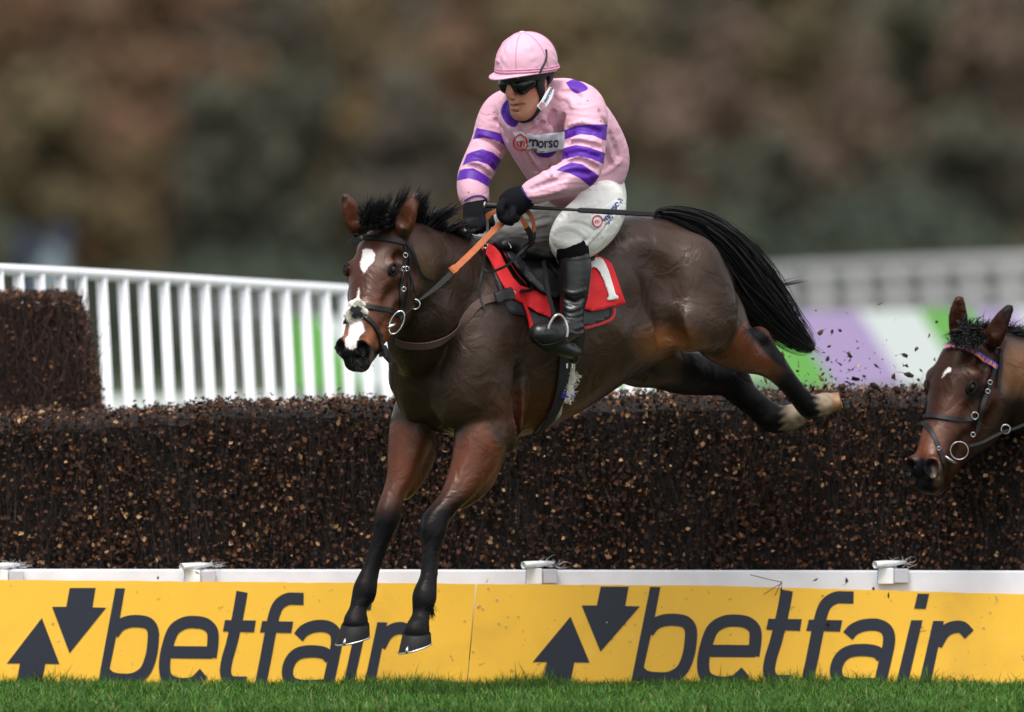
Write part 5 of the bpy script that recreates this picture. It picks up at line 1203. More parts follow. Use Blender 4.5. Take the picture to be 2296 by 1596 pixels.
# hide nothing behind: open the cloth round the hands
folds(jr, [([(1150,270),(1165,300),(1185,330),(1205,360)],4,True),([(1215,262),(1228,282),(1240,300)],4,False),([(1240,252),(1235,280),(1250,300)],4,True),([(1262,262),(1258,290),(1268,320)],5,True),([(1196,262),(1206,290),(1200,310)],3,False),([(1218,275),(1205,290),(1195,295)],3,True),([(1220,285),(1236,292),(1225,306)],3,False),
  ([(1270,318),(1300,312),(1345,320)],3.5,False),([(1268,322),(1300,320),(1345,330)],3,True),([(1272,360),(1300,352),(1340,368)],3.5,False),([(1274,366),(1300,360),(1338,376)],3,True),([(1270,345),(1300,340),(1343,352)],2.5,True),([(1275,282),(1310,274),(1345,284)],3,False),([(1275,290),(1305,284),(1345,296)],2.5,True),([(1255,395),(1285,385),(1320,390)],3,True),
  ([(1075,300),(1100,310),(1130,325)],3,False),([(1070,310),(1100,320),(1128,338)],3,True),([(1060,345),(1085,350),(1110,372)],3,False),([(1050,365),(1075,368),(1100,388)],3.5,False),([(1050,372),(1075,377),(1098,396)],3,True),([(1110,270),(1125,290),(1134,312)],3,True),
  ([(1345,250),(1368,300),(1385,350)],3,True),([(1335,300),(1352,330),(1375,370)],3.5,False),([(1350,320),(1362,350),(1372,380)],3,True),([(1330,395),(1360,385),(1392,360)],3,False),([(1280,300),(1262,330),(1265,360)],5,True),([(1185,345),(1205,370),(1225,395)],4,False),([(1170,330),(1190,362),(1205,395)],3.5,True),([(1230,340),(1240,365),(1235,395)],3.5,False),
  ([(1190,425),(1230,410),(1270,400)],2.5,True),([(1185,440),(1220,436),(1265,422)],2.5,False),([(1250,215),(1275,222),(1285,240)],3,False),([(1258,205),(1282,205),(1300,215)],2.5,True),([(1135,225),(1128,255),(1138,280)],3,True)], .016)
v, q = jr.nets(); JV = v
A, B = toP(v); Yv = v[:, 1]
def arm_param(pts, rad):
    sp = spline(pts, 6); P3 = np.array([W(*p) for p in sp]); d = np.full(len(v), 9.); t = np.zeros(len(v))
    for i in range(len(P3)-1):
        a = P3[i]; e = P3[i+1]-a; h = np.clip(((v-a)@e)/(e@e), 0, 1); dd = np.linalg.norm(v-a-h[:, None]*e, axis=1); m = dd < d; d[m] = dd[m]; t[m] = (i+h[m])/6
    return d, t
dL, tL = arm_param(SL, 0); dR, tR = arm_param(SR, 0)
armv = np.where(dL < dR, tL, tR+20.0)
# curved hoops: use photo-plane band polygons near each arm
def band(poly, y0, y1):
    s_ = polysd(A, B, poly)
    g_ = (dL < .115) & (tL > .35) & (Yv < -1.22) if y0 == 'L' else ((dR < .098) & (tR > .35) if y0 == 'R' else (Yv < y1))
    return np.where(g_, s_, 60)
bands = [(( (1256,296),(1270,290),(1290,282),(1320,279),(1350,279),(1368,280),(1368,318),(1350,313),(1330,304),(1300,301),(1268,312),(1256,316)), 'L', 0), (((1256,336),(1267,331),(1290,325),(1320,330),(1350,341),(1362,346),(1362,372),(1348,366),(1325,356),(1295,350),(1268,356),(1256,360)), 'L', 0),
 (((1246,382),(1258,374),(1280,364),(1305,368),(1330,385),(1350,400),(1335,430),(1318,415),(1300,400),(1275,388)), 'L', 0),
 (((1060,312),(1068,286),(1077,289),(1100,293),(1125,300),(1150,312),(1146,336),(1130,324),(1110,314),(1085,309)), 'R', 9), (((1036,372),(1046,346),(1056,341),(1080,334),(1105,342),(1130,364),(1122,396),(1110,384),(1092,368),(1070,361),(1052,364)), 'R', 9), (((1022,406),(1030,382),(1042,378),(1062,377),(1084,390),(1108,408),(1102,426),(1090,416),(1070,405),(1050,400)), 'R', 9),
 (((1128,232),(1140,224),(1160,250),(1168,258),(1158,282),(1146,284),(1132,274),(1122,250)), -9, 9), (((1268,185),(1286,178),(1306,186),(1318,199),(1300,208),(1290,209),(1278,200)), -9, 9), (((1194,336),(1215,330),(1246,336),(1238,350),(1222,354),(1206,350)), -9, 9)]
bd = np.full(len(v), 60.)
for ib_, (p_, y0, y1) in enumerate(bands):
    if ib_ >= 6: p_ = [tuple(q_) for q_ in spline(list(p_)+[p_[0]], 5)[:-1]]
    bd = np.minimum(bd, band(p_, y0, y1))
for p_, y0, y1 in (): bd = np.minimum(bd, band(p_, y0, y1))
M['silk'] = mat('pink_silk', (.66, .37, .47), .5, spec=.3, noise=(7, .05), bump=None); crease(M['silk'], 4, .24, .020)
m_ = M['silk']; n_ = m_.node_tree.nodes; l_ = m_.node_tree.links; p_ = n_['Principled BSDF']
at = n_.new('ShaderNodeAttribute'); at.attribute_name = 'hoop'; mr = n_.new('ShaderNodeMapRange'); mr.inputs[1].default_value = -.8; mr.inputs[2].default_value = .8; mr.inputs[3].default_value = 1; mr.inputs[4].default_value = 0; l_.new(at.outputs['Fac'], mr.inputs[0])
mx = n_.new('ShaderNodeMix'); mx.data_type = 'RGBA'; src = p_.inputs['Base Color'].links[0].from_socket; l_.new(mr.outputs[0], mx.inputs[0]); l_.new(src, mx.inputs[6]); mx.inputs[7].default_value = (.085, .014, .30, 1)
sp = n_.new('ShaderNodeTexNoise'); sp.inputs['Scale'].default_value = 75; sp.inputs['Detail'].default_value = 1; tc = n_.new('ShaderNodeTexCoord'); l_.new(tc.outputs['Object'], sp.inputs['Vector'])
m2 = n_.new('ShaderNodeMapRange'); m2.inputs[1].default_value = .73; m2.inputs[2].default_value = .78; l_.new(sp.outputs[0], m2.inputs[0]); mx2 = n_.new('ShaderNodeMix'); mx2.data_type = 'RGBA'; l_.new(m2.outputs[0], mx2.inputs[0]); l_.new(mx.outputs[2], mx2.inputs[6]); mx2.inputs[7].default_value = (.10, .05, .04, 1); l_.new(mx2.outputs[2], p_.inputs['Base Color'])
silks = mk('silks', v, q, M['silk'], rider, smooth=True); fattr(silks, 'hoop', bd); JS = Surf(v, q)
sobj('waistband', [(1312,404),(1345,402),(1385,392)], 13, M['grey_band'], rider, .004, .004, surfs=[BRS])
sobj('cuff', [(1170,420),(1176,432),(1184,444),(1192,450)], 4, mat('navy_ribbing', (.03, .02, .16), .7), silks, .003, .003, surfs=[JS]); sobj('cuff', [(1042,450),(1060,441),(1080,440),(1090,448)], 4, mat('navy_ribbing_2', (.03, .02, .16), .7), silks, .003, .003, surfs=[JS])
# buttons, collar patch
for (x_, y_) in ((1192, 258), (1232, 372), (1236, 392)):
    l, n2 = JS.hit(x_, y_)
    if l: v, f = tube([tuple(l-n2*.001), tuple(l+n2*.003)], .007, 12); mk('button', v, f, M['silk'], silks, smooth=False)
M['lab'] = mat('white_patch', (.62, .65, .72), .6, bump=(60, .3, .002)); M['red'] = mat('red_print', (.62, .02, .03), .6); M['ink'] = mat('dark_ink', (.015, .02, .04), .6); M['inkblue'] = mat('blue_ink', (.02, .04, .22), .6)
sheet('sponsor_patch', [JS], [(1149,297),(1165,294),(1192,300),(1196,304),(1240,298),(1270,294),(1272,334),(1250,338),(1222,343),(1205,343),(1198,338),(1172,334),(1160,322)], .008, M['lab'], silks, .0015, 6)
FONT = None
def lettering(text, name, surfs, org, dx, dy, size, off, m, parent, font=None, squeeze=1.0):
    """text mesh laid on a surface; org px, dx/dy px unit directions"""
    cu = bpy.data.curves.new('t', 'FONT'); cu.body = text; cu.size = 1; cu.offset = .02; ob = bpy.data.objects.new('t', cu); COL.objects.link(ob)
    bpy.context.view_layer.update(); me = bpy.data.meshes.new_from_object(ob.evaluated_get(bpy.context.evaluated_depsgraph_get())); bpy.data.objects.remove(ob)
    bm = bmesh.new(); bm.from_mesh(me); bmesh.ops.triangulate(bm, faces=bm.faces)
    V = []
    for vv in bm.verts:
        x = org[0]+vv.co.x*size*squeeze*dx[0]+vv.co.y*size*dy[0]; y = org[1]+vv.co.x*size*squeeze*dx[1]+vv.co.y*size*dy[1]
        l, n2 = hits(surfs, x, y)
        V.append(tuple(l+n2*off) if l is not None else tuple(W(x, y, -1.4)))
    F = [tuple(q.index for q in f.verts) for f in bm.faces]; bm.free()
    return mk(name, V, F, m, parent)
def ringlogo(surfs, cx, cy, r, off, parent, mres, ang=0, tscale=1.0):
    R_ = []
    for t in np.linspace(0, 2*math.pi, 19):
        l, n2 = hits(surfs, cx+r*math.cos(t), cy+r*1.12*math.sin(t)); R_.append(tuple(l+n2*off) if l is not None else tuple(W(cx, cy, -1.5)))
    v, f = tube(R_, PX(r*.13), 6, False); mk('logo_ring', v, f, mres, parent, smooth=True)
    ca, sa = math.cos(ang), math.sin(ang)
    lettering('m', 'logo_letter', surfs, (cx-r*.55*ca+r*.38*sa*-1*0, cy+r*.42-r*.5*sa*0+r*.0), (ca, sa), (sa, -ca), r*1.25, off+.001, mres, parent)
ringlogo([JS], 1169, 317, 15, .011, silks, M['red'])
lettering('m', 'letter', [JS], (1186, 324), (1, .03), (.0, -1), 33, .011, M['ink'], silks, squeeze=.8)
lettering('orson', 'letter', [JS], (1205, 328), (1, -.03), (.0, -1), 32, .011, M['ink'], silks, squeeze=.76)
lettering('gro', 'letter', [JS], (1190, 334), (1, .05), (0, -1), 11, .011, M['ink'], silks); lettering('up', 'letter', [JS], (1209, 341), (1, .0), (0, -1), 12, .011, M['ink'], silks)
# thigh logo
sheet('sponsor_patch', [BRS], [(1322,486),(1336,474),(1356,458),(1380,446),(1389,450),(1391,470),(1376,490),(1358,502),(1330,516),(1322,505)], .004, mat('white_patch_2', (.74, .75, .76), .6), breeches, .0015, 6)
ringlogo([BRS], 1337, 497, 11, .007, breeches, M['red'], -.15)
dxx = (.62, -.78); dyy = (-.78, -.62)
lettering('morson', 'letter', [BRS], (1356, 500), (.60, -.80), (-.85, -.53), 21, .007, M['inkblue'], breeches, squeeze=.95); lettering('group', 'letter', [BRS], (1362, 503), (.60, -.80), (-.85, -.53), 8, .007, M['inkblue'], breeches)

# helmet, goggles, harness
C_, l3, f3, u3 = JH; QP = lambda a, b, c: C_+l3*a+f3*b+u3*c
M['capsilk'] = mat('pink_cap_silk', (.68, .39, .50), .5, spec=.25, bump=(30, .5, .005), noise=(9, .04)); M['seam'] = mat('pink_seam', (.64, .27, .42), .6); M['blackpad'] = mat('black_padding', (.007, .007, .008), .6, bump=(60, .4, .003)); M['lens'] = mat('black_goggle_lens', (.003, .003, .0035), .16, spec=.35)
def inv(X, Y, Z): # to head coords
    x = X-C_.x; y = Y-C_.y; z = Z-C_.z; return (x*l3.x+y*l3.y+z*l3.z, x*f3.x+y*f3.y+z*f3.z, x*u3.x+y*u3.y+z*u3.z)
def hfield(res=.004): return Field(np.array(C_)-[.22, .22, .20], np.array(C_)+[.22, .22, .25], res)
hm_ = hfield(); CU = .072
hm_.ell(QP(0, -.012, CU), (l3, f3, u3), (.118, .142, .134), .01)
def cut(X, Y, Z): return X*0
a_, b_, c_ = inv(*[np.linspace(0, 0, 1)]*3)
sl, X, Y, Z = hm_._box(np.array(hm_.lo), np.array(hm_.lo)+hm_.n*hm_.res)
a_, b_, c_ = inv(X, Y, Z)
edge_ = .043+.020*np.clip(b_/.12, -1, 1)
hm_.a = np.maximum(hm_.a, (edge_-c_)).astype(np.float32)
ang = np.arctan2(a_, b_+.012); seam = np.abs(((ang/(math.pi/3)+.5) % 1)-.5)*(math.pi/3)*np.sqrt(a_**2+(b_+.012)**2)
hm_.a = hm_.a-(.0022*np.exp(-(seam/.005)**2)).astype(np.float32)-(.0035*np.exp(-((c_-edge_-.014)/.010)**2)*(.7+.3*np.sin(ang*26+c_*300))).astype(np.float32)-(.0012*np.sin(ang*7+c_*160+3*np.sin(ang*3))*np.exp(-(seam/.02)**2)).astype(np.float32)
hv_, hq_ = hm_.nets(); hel = mk('helmet', hv_, hq_, M['capsilk'], rider, smooth=True); HMS = Surf(hv_, hq_)
bt_ = QP(.0, -.012, CU+.134); v, f = tube([tuple(bt_-u3*.004), tuple(bt_+u3*.003), tuple(bt_+u3*.006)], [.014, .014, .008], 14); mk('button', v, f, M['capsilk'], hel, smooth=True)
V = []; F = []; nA = 26; 
for j in range(nA):
    t = math.pi*(j/(nA-1)); aa = math.cos(t); bb = math.sin(t)
    e_ = .043+.020*max(-1, min(1, (.142*bb*.98)/.12))
    for rad, dz in ((.97, .0), (1.0+.44*bb**1.5, -.004*bb)):
        V.append(tuple(QP(.118*aa*(1+.0*bb)*(1 if rad < 1 else 1.02), -.012+.142*bb*rad, e_+.002+dz)))
for j in range(nA-1): F.append((2*j, 2*j+1, 2*j+3, 2*j+2))
pk = mk('peak', V, F, M['capsilk'], hel, smooth=True); solid(pk, .005, 0)
sk = hfield(); sk.ell(QP(0, -.012, .045), (l3, f3, u3), (.107, .128, .10), .01)
sk_b = inv(X, Y, Z); eb = np.interp(sk_b[1].ravel(), [-.14, -.03, .0, .03, .14], [-.075, -.055, .0, .022, .022]).reshape(sk_b[1].shape)
sk.a = np.maximum(sk.a, np.maximum(eb-sk_b[2], sk_b[2]-(.052+.020*np.clip(sk_b[1]/.12, -1, 1)))).astype(np.float32)
for s_ in (-1, 1):
    sk.ell(QP(s_*.088, .016, -.012), (l3, f3, u3), (.016, .020, .052), .01)
    sk.chain([(*QP(s_*.085, .012, -.05), .012, .014), (*QP(s_*.068, .026, -.095), .012, .016), (*QP(s_*.036, .044, -.135), .010, .016), (*QP(0, .052, -.146), .009, .016)], side=l3, k=.006)
    sk.ell(QP(s_*.088, -.022, .000), (l3, f3, u3), (.03, .016, .028), .006, True)
for k_ in range(6):
    an = math.pi/3*k_+.52; pts = []
    for e_ in np.linspace(.06, 1.0, 12):
        ph_ = e_*math.acos(max(-1, min(1, (.046-CU)/.134))); pts.append(tuple(QP(.119*math.sin(ph_)*math.sin(an), -.012+.143*math.sin(ph_)*math.cos(an), CU+.135*math.cos(ph_))))
    vv, ff = tube(pts, .0022, 6); mk('seam', vv, ff, M['seam'], hel, smooth=True)
pts = []
for t in np.linspace(0, 2*math.pi, 41):
    b = -.012+.1445*math.cos(t)*.99; pts.append(tuple(QP(.1205*math.sin(t)*.99, b, .043+.020*max(-1, min(1, b/.12))+.012)))
vv, ff = tube(pts, .0042, 7, False); mk('cap_band', vv, ff, M['seam'], hel, smooth=True)
vv, ff = tube([tuple(Vector(p)+u3*.010+Vector((.0, -.001, 0))) for p in pts], .0022, 6, False); mk('cap_band', vv, ff, M['seam'], hel, smooth=True)
sheet('tag', [HMS], [(1109,133),(1118,130),(1124,139),(1115,143)], .004, M['seam'], hel, .001, 5)
v, q = sk.nets(); har = mk('harness', v, q, M['blackpad'], rider, smooth=True)
gg = hfield(.0035)
for s_ in (-1, 1):
    gg.ell(QP(s_*.036, .076, .006), (l3, f3, u3), (.043, .036, .039), .012)
    gg.ell(QP(s_*.066, .048, .014), (l3, f3, u3), (.026, .034, .026), .012)
gg.ell(QP(0, .088, .018), (l3, f3, u3), (.030, .022, .022), .012); gg.ell(QP(0, .112, -.020), (l3, f3, u3), (.016, .03, .022), .008, True)
v, q = gg.nets(); gog = mk('goggles', v, q, M['lens'], rider, smooth=True); GS = Surf(v, q)
pth = [QP(.062,.070,.030), QP(.080,.040,.028), QP(.098,.010,.026)]; v, f = ribbon(np.array(spline([tuple(p) for p in pth], 4)), np.tile(np.array(l3*1.0+f3*.4), (9, 1)), .022, .004); mk('strap', v, f, M['blackpad'], gog)
hl_ = [(1209,163),(1214,152),(1221,138),(1224,124),(1223,112)]; R_ = []
for x_, y_ in spline(hl_, 4):
    l, n2 = hits([HMS], x_, y_); R_.append(tuple(l+n2*.003) if l is not None else tuple(W(x_, y_, -1.62)))
v, f = tube(R_, .0042, 8); mk('elastic', v, f, M['blackpad'], gog, smooth=True)
# collar patch with print
JB = [JS, Surf(*[bv, bq])]
v, f = ribbon(np.array(spline([tuple(W(x, y, Y)) for x, y, Y in ((1208,243,-1.60),(1220,231,-1.60),(1230,214,-1.585),(1237,198,-1.57))], 4)), np.tile([.45, -.85, .1], (13, 1)), [PX(15), PX(19), PX(20), PX(13)], .004); col_ = mk('collar_patch', v, f, M['lab'], silks)
CS = Surf(*( [np.array(v), []] )) if False else None
bvh_col = BVHTree.FromPolygons([tuple(p) for p in v], [tuple(q_) for q_ in f])
class S2:
    def __init__(s, b): s.b = b
    hit = Surf.hit
cs = S2(bvh_col)
lettering('morson', 'letter', [cs], (1223, 231), (.45, -.89), (-.89, -.45), 12, .002, M['ink'], col_, squeeze=.95)
ringlogo([cs], 1215, 236, 5, .002, col_, M['red'])

# gloved hands
M['glove'] = mat('black_glove_knit', (.0045, .0048, .007), .85, bump=(110, .4, .002), spec=.12)
def fing(f, pts, r0, r1): f.chain([(*W(x, y, Y), PX(r0+(r1-r0)*i/(len(pts)-1)), PX(r0+(r1-r0)*i/(len(pts)-1))) for i, (x, y, Y) in enumerate(pts)], k=.006, n=3)
g1 = Field(W(1020, 535, -1.62), W(1120, 430, -1.15), .0036)
jc([(1066,450,-1.33,25,20),(1066,462,-1.34,25,20),(1070,476,-1.36,29,20),(1072,490,-1.38,29,19)], .015, f=g1)
for pts in ([(1050,490,-1.39),(1047,503,-1.42),(1056,514,-1.42),(1064,516,-1.39)], [(1060,494,-1.40),(1058,508,-1.44),(1066,518,-1.43),(1072,516,-1.40)], [(1072,494,-1.41),(1072,509,-1.45),(1078,516,-1.44),(1084,511,-1.41)], [(1084,490,-1.41),(1088,503,-1.45),(1091,510,-1.44),(1094,503,-1.42)]): fing(g1, pts, 9, 7)
fing(g1, [(1086,466,-1.38),(1096,480,-1.42),(1100,495,-1.44),(1103,502,-1.44)], 9, 6.5)
v, q = g1.nets(); mk('glove', v, q, M['glove'], rider, smooth=True)
g2 = Field(W(1095, 520, -1.85), W(1210, 410, -1.40), .0036)
jc([(1184,438,-1.64,20,20),(1172,444,-1.64,24,21),(1155,452,-1.64,29,22),(1142,462,-1.64,28,20)], .015, f=g2)
for pts in ([(1132,452,-1.66),(1122,462,-1.70),(1122,476,-1.71),(1130,484,-1.68)], [(1128,468,-1.66),(1122,480,-1.70),(1128,491,-1.70),(1137,492,-1.67)], [(1136,476,-1.66),(1132,489,-1.70),(1140,497,-1.69),(1149,494,-1.66)], [(1148,478,-1.65),(1150,489,-1.68),(1156,490,-1.66),(1158,484,-1.64)]): fing(g2, pts, 9.5, 7.5)
fing(g2, [(1150,470,-1.68),(1148,482,-1.71),(1144,494,-1.71),(1146,500,-1.69)], 8, 6.5)
v, q = g2.nets(); mk('glove', v, q, M['glove'], rider, smooth=True)
# whip
whip = empty('whip', W(1280, 470, -1.66), 'long black padded whip held level across the rider thighs', 'whip')
wp = lambda x: W(x, 459.5+(x-1087)*.0541, -1.60-.06*math.sin((x-1087)/400*3.14))
v, f = tube([tuple(wp(x)) for x in (1088,1095,1130,1175,1230,1290,1300)], [PX(7.5), PX(7), PX(6.5), PX(5.5), PX(4.2), PX(3.4), PX(3.2)], 10); mk('shaft', v, f, M['blackpad'], whip, smooth=True)
v, f = tube([tuple(wp(1086)), tuple(wp(1089))], PX(8), 12); mk('cap', v, f, M['steel'], whip)
v, f = ribbon(np.array([wp(x) for x in (1292,1300,1360,1420,1467)]), np.tile([0, -1., .12], (5, 1)), [PX(6), PX(12), PX(12.5), PX(12.5), PX(12)], .012); o = mk('padded_flap', v, f, M['leather'], whip); bevel(o, .003)

# ================================================================== THE SECOND HORSE (jumping in from the right)
h2 = empty('racehorse', W(2400, 1545, .4), 'second dark bay racehorse coming over the fence with its head low at the right edge', 'horse')
HEAD2 = head_frame(W(2160, 752, -.22), (.80, -.60, 0), (-.60, -.20, -.84))
f2 = Field((1.55, -.75, .35), (3.55, .95, 1.85), .0088)
K2 = 1.18
build_head(f2, HEAD2, K2)
f2.pchain([(2210,800,-.16,62,48),(2250,850,-.06,92,62),(2330,870,.10,118,80),(2430,880,.26,150,100),(2540,870,.36,190,130),(2700,850,.5,200,150),(2900,820,.6,180,150)], side=SD, k=.05)
ear(f2, [(2151,765,.02,15),(2149,740,.0,19),(2147,705,-.01,18),(2149,680,-.01,10),(2151,667,-.01,4)], -.16, (.2, -1, 0), (1, 0, -.026))
ear(f2, [(2222,775,.02,17),(2232,745,.0,20),(2246,716,-.01,15),(2258,697,-.01,8),(2266,687,-.01,3)], -.30, (-.4, -1, 0), (-2, 0, -.03))
for s_, yy in ((0, .2), (1, .5)):
    f2.pchain([(2500,960,yy,60,55),(2450,1060,yy-.1,38,38),(2420,1110,yy-.12,28,28),(2480,1140,yy-.1,20,20),(2540,1150,yy-.1,22,22)], side=SD, k=.03)
v2, q2 = f2.nets(); v2 = relax(v2, q2, 2, .5); HS2 = Surf(v2, q2)
px, py = toP(v2); A = px; B = py; Yv = v2[:, 1]; n = len(v2)
C = np.tile(BODY*.8, (n, 1))
C = blob(C, 2285, 830, 50, 60, np.array([.16, .068, .028]), .9); C = blob(C, 2290, 930, 50, 40, BODY*.4, .8)
hm2 = polysd(A, B, [(2000,1000),(2060,880),(2110,780),(2120,640),(2290,660),(2250,790),(2240,900),(2190,990),(2130,1110),(2020,1110)])
mh2 = (1-sm(hm2, -4, 5)); C = lerpc(C, np.tile(FACE*.5, (n, 1)), mh2)
C = blob(C, 2075, 985, 50, 45, RED*1.15, .8); C = blob(C, 2130, 930, 40, 50, RED*.6, .7); C = blob(C, 2190, 880, 30, 25, BLK*2, .8); C = blob(C, 2100, 1062, 16, 26, np.array([.09, .06, .05]), .6)
C = lerpc(C, np.tile(BLK*1.3, (n, 1)), sm(B+.15*(A-2060), 1022, 1046)*mh2*(A < 2088)); C = blob(C, 2062, 1049, 24, 24, BLK*.8, 1, soft=.3)
C = blob(C, 2262, 700, 18, 30, BLK, .8)
star2 = polysd(A, B, [(2127,818),(2136,824),(2133,836),(2124,838),(2112,850),(2108,846),(2114,832)])
hb2 = mk('body', v2, q2, M['coat'], h2, smooth=True, cols=C); fattr(hb2, 'mark', np.where(mh2 > .5, star2+3, 40)); fattr(hb2, 'vein', np.full(len(v2), .08))
eyes(HEAD2, K2, h2, HS2, (2177, 869))
def mane2(i):
    u = rng.random(); r = np.array([2150+u*150, 745+u*5+rng.normal()*5, -.25+u*.25]); t_ = r+[rng.normal()*14+10, -18+rng.normal()*10+u*10, 0]; m_ = (r+t_)/2+[-4, -10, -.02]
    if rng.random() < .45: r = np.array([2150+rng.random()*60, 760+rng.normal()*6, -.32]); t_ = r+[rng.normal()*14-18, 10+rng.normal()*12, -.05]; m_ = (r+t_)/2+[0, -14, -.06]
    return np.array([pxp(*(r*(1-s)**2+2*m_*s*(1-s)+t_*s*s)) for s in np.linspace(0, 1, 7)])
strands('mane', None, mane2, 1800, h2, M['hair'], seg=6)
HSL2 = [HS2]
br2 = empty('bridle', W(2180, 900, -.4), 'bridle with a blue and orange zigzag browband on the second horse at the right edge', 'bridle')
def sb2(name, pts, wd, m, off=.008, th=.005): v, f = strap(HSL2, pts, wd, off, th); return mk(name, v, f, m, br2)
bbp = [(2120,784),(2130,779),(2148,779),(2170,786),(2195,798),(2215,811),(2231,824)]
bb = sb2('browband', bbp, 13, mat('blue_browband', (.05, .07, .42), .45), .010)
R_, N_ = proj_path(HSL2, bbp, .014, 12); m0 = mat('orange_triangle_enamel', (.65, .16, .02), .45); cnt = 13; idx = np.linspace(2, len(R_)-3, cnt+1).astype(int)
for i in range(cnt):
    a, b = R_[idx[i]], R_[idx[i+1]]; t = b-a; nn = N_[idx[i]]; bb_ = np.cross(t, nn); bb_ /= np.linalg.norm(bb_)+1e-9
    if bb_[2] > 0: bb_ = -bb_
    c = (a+b)/2; V = [a+bb_*PX(6), b+bb_*PX(6), c-bb_*PX(5.5)]; V = V+[p-nn*.003 for p in V]; mk('triangle', V, [(0, 1, 2), (5, 4, 3), (0, 3, 4, 1), (1, 4, 5, 2), (2, 5, 3, 0)], m0, bb)
sb2('cheekpiece', [(2236,775),(2239,805),(2237,840),(2234,868)], 9, M['leather'], .012); sb2('cheekpiece', [(2226,828),(2216,862),(2206,895),(2196,930),(2186,970)], 10, M['leather'], .010)
sb2('noseband', [(2068,936),(2078,933),(2105,935),(2140,940),(2165,941),(2184,938)], 11, M['leather']); sb2('noseband', [(2068,948),(2082,958),(2094,978),(2103,1003),(2110,1030),(2117,1056)], 11, M['leather'])
M['dullsteel'] = mat('dull_steel', (.42, .42, .43), .35, .9)
for (x_, y_, r_, rt) in ((2185,932,8,.0022),(2181,974,5,.002),(2219,857,5,.002),(2214,877,5,.002),(2104,1005,4,.002)):
    l, n_ = HS2.hit(x_, y_); Y = (l.y if l else -.4)-.02; v, f = tube(circ(x_, y_, r_, Y, 14), rt, 6, False); mk('ring', v, f, M['dullsteel'], br2, smooth=True)
v, f = tube(circ(2150, 1010, 20, -.50, 26, 0), .0022, 8, False); mk('bit_ring', v, f, M['dullsteel'], br2, smooth=True)
v, f = tube([tuple(W(2118,1022,-.52)), tuple(W(2128,1030,-.52)), tuple(W(2143,1038,-.50))], [.004, .006, .004], 8); mk('bit', v, f, M['dullsteel'], br2, smooth=True)
v, f = tube(circ(2254, 962, 10, -.32, 16), .0028, 8, False); mk('ring', v, f, M['dullsteel'], br2, smooth=True)
rib3('rein', [(2172,1000,-.48),(2200,992,-.42),(2228,978,-.38),(2254,966,-.33),(2290,954,-.24),(2400,900,0)], PX(7), M['leather'], br2)

# ================================================================== LEAVES AND TWIGS KNOCKED OUT OF THE FENCE
Zp = lambda x, y: (1624.9+.2919*x, 560.3+.2919*y)
FL = [(735,637,50),(824,625,28),(884,618,22),(958,812,46),(674,832,32),(790,835,34),(820,860,24),(745,858,18),(440,808,46),(798,742,26),(758,788,16),(885,884,44),(1025,884,44),(1163,884,44),(980,922,28),(558,935,34),(752,952,30),(742,912,16),(855,848,18),(1380,810,44),(1314,812,18),(1392,886,34),(1467,760,34),(1604,843,42),(1571,656,32),(1626,548,36),(1710,680,30),(1191,416,30),(1410,955,64),(1296,968,34),(1068,975,40),(735,990,52),(940,1010,40),(1005,1000,60),(775,1052,42),(905,1052,54),(1150,1045,60),(1230,1060,34),(1357,1045,38),(1450,1040,46),(316,998,52),(284,1005,24),(830,1035,26),(655,1045,30),(620,1038,26),(400,1030,24),(815,975,20),(696,463,14),(938,483,12),(1014,706,20),(1020,756,14),(1113,836,14),(1195,942,14),(1243,695,12),(1502,925,22),(1488,1000,26),(1245,1095,60),(1320,1080,60),(1100,1085,56),(1530,1080,54),(680,1072,60),(240,625,34),(180,610,30),(498,820,18),(1310,535,10),(1430,345,10)]
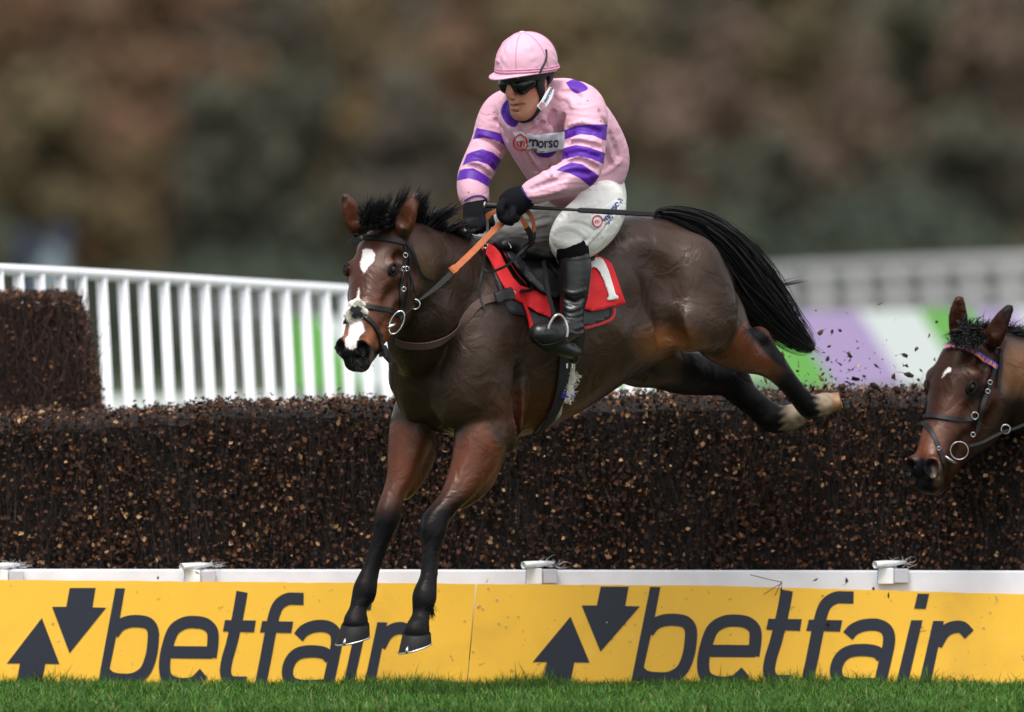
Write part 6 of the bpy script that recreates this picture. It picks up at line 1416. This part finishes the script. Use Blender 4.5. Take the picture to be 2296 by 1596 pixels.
def chip(px_, py_, sz, Y, name='flying_leaf', cat='leaf', g='leaf scraps thrown up behind the leading horse', lab=None, colr=None):
    c = np.array(W(px_, py_, Y)); r = PX(sz*.2919*.5, Y)*1.5; k = random.randint(5, 7); nrm = rng.normal(size=3)+[0, -1.2, 0]; nrm /= np.linalg.norm(nrm); a = np.cross(nrm, rng.normal(size=3)); a /= np.linalg.norm(a); b = np.cross(nrm, a)
    asp = random.uniform(.35, .8); V = [c+nrm*r*.15]; 
    for j in range(k):
        t = 2*math.pi*j/k+random.uniform(-.25, .25); q = r*random.uniform(.65, 1.15); V.append(c+a*q*math.cos(t)+b*q*asp*math.sin(t)-nrm*r*random.uniform(0, .35))
    m_ = len(V); V += [p-nrm*.0012 for p in V]; F = []
    for j in range(k): j2 = (j+1) % k; F += [(0, 1+j, 1+j2), (m_, m_+1+j2, m_+1+j), (1+j, m_+1+j, m_+1+j2, 1+j2)]
    if random.random() < .5:
        e = V[1]+(V[1]-c)*random.uniform(.5, 1.4)+rng.normal(size=3)*r*.3; vv, ff = tube([V[1], (V[1]+e)/2+rng.normal(size=3)*r*.1, e], [.0011, .0009, .0004], 4); o_ = len(V); V += vv; F += [tuple(i+o_ for i in q) for q in ff]
    cl_ = colr if colr is not None else deadcols(1, .1)[0]*random.choice([.5, .8, 1.3])+.004
    V = np.array(V); me_o = mk(name, V-c, F, M['leafdead'], None, cols=np.tile(cl_, (len(V), 1))); me_o.location = tuple(c)
    if lab is None:
        z = 'just above the hind hooves of the leading horse' if px_ < 1830 and py_ > 830 else 'below the tail tip of the leading horse' if px_ < 1850 else 'against the lilac stripe' if px_ < 1960 and py_ < 850 else 'beside the forehead of the second horse' if px_ > 2030 else 'against the white stripe' if py_ < 850 else 'skimming the fence top between the two horses'
        lab = ('large ' if sz > 40 else 'tiny ' if sz < 18 else 'small ')+'dead leaf scrap in the air '+z
    return tag(me_o, lab, cat, g)
for x, y, s_ in FL:
    X_, Y_ = Zp(x, y); o = chip(X_, Y_, s_, random.uniform(-.5, .15))
for i in range(80):
    x = random.gauss(1020, 360); y = 1090-abs(random.gauss(0, 190)); X_, Y_ = Zp(x, y)
    if X_ < 2085: chip(X_, Y_, random.uniform(6, 22), random.uniform(-.4, .3))
# debris lying on / caught over the boards
for i, (x, y, s_) in enumerate(((1830,1300,22),(1900,1301,22),(1843,1335,18),(1990,1336,22),(1958,1320,14),(355,1295,12),(1092,1303,10),(442,1285,18),(1752,1322,20),(1855,1398,20))):
    chip(x, y, s_*1.7, -.19, 'fallen_leaf', 'leaf', 'leaf scraps stuck on the boards and beam', 'dead leaf scrap '+('on the white beam above the letter t of the right board','on the white beam above the letter f of the right board','on the top edge of the right board above the letter f','on the yellow beside the bracket at right','at the board top below the right bracket','on the white beam at far left above the letter b','on the board top just right of the landing hooves','above the left board letter f','at the top of the letter t of the right board','on the crossbar of the letter f of the right board')[i])
tl = ['pair of thin twigs crossing the beam above the board letters e and t', 'thin bent twig lying above the board letter t at right', 'short curved twig stuck between the letters i and r']
for i, pts in enumerate((((1681,1288),(1720,1298),(1752,1306),(1738,1315),(1712,1332)), ((1752,1302),(1745,1318),(1737,1335)), ((2050,1425),(2060,1417),(2076,1413)))):
    q = spline([tuple(W(x, y, -.165)) for x, y in pts], 4); v, f = tube(q, .0016, 5); tag(mk('loose_twig', v, f, mat('loose_twig', (.05, .03, .02), .8)), tl[i], 'twig')
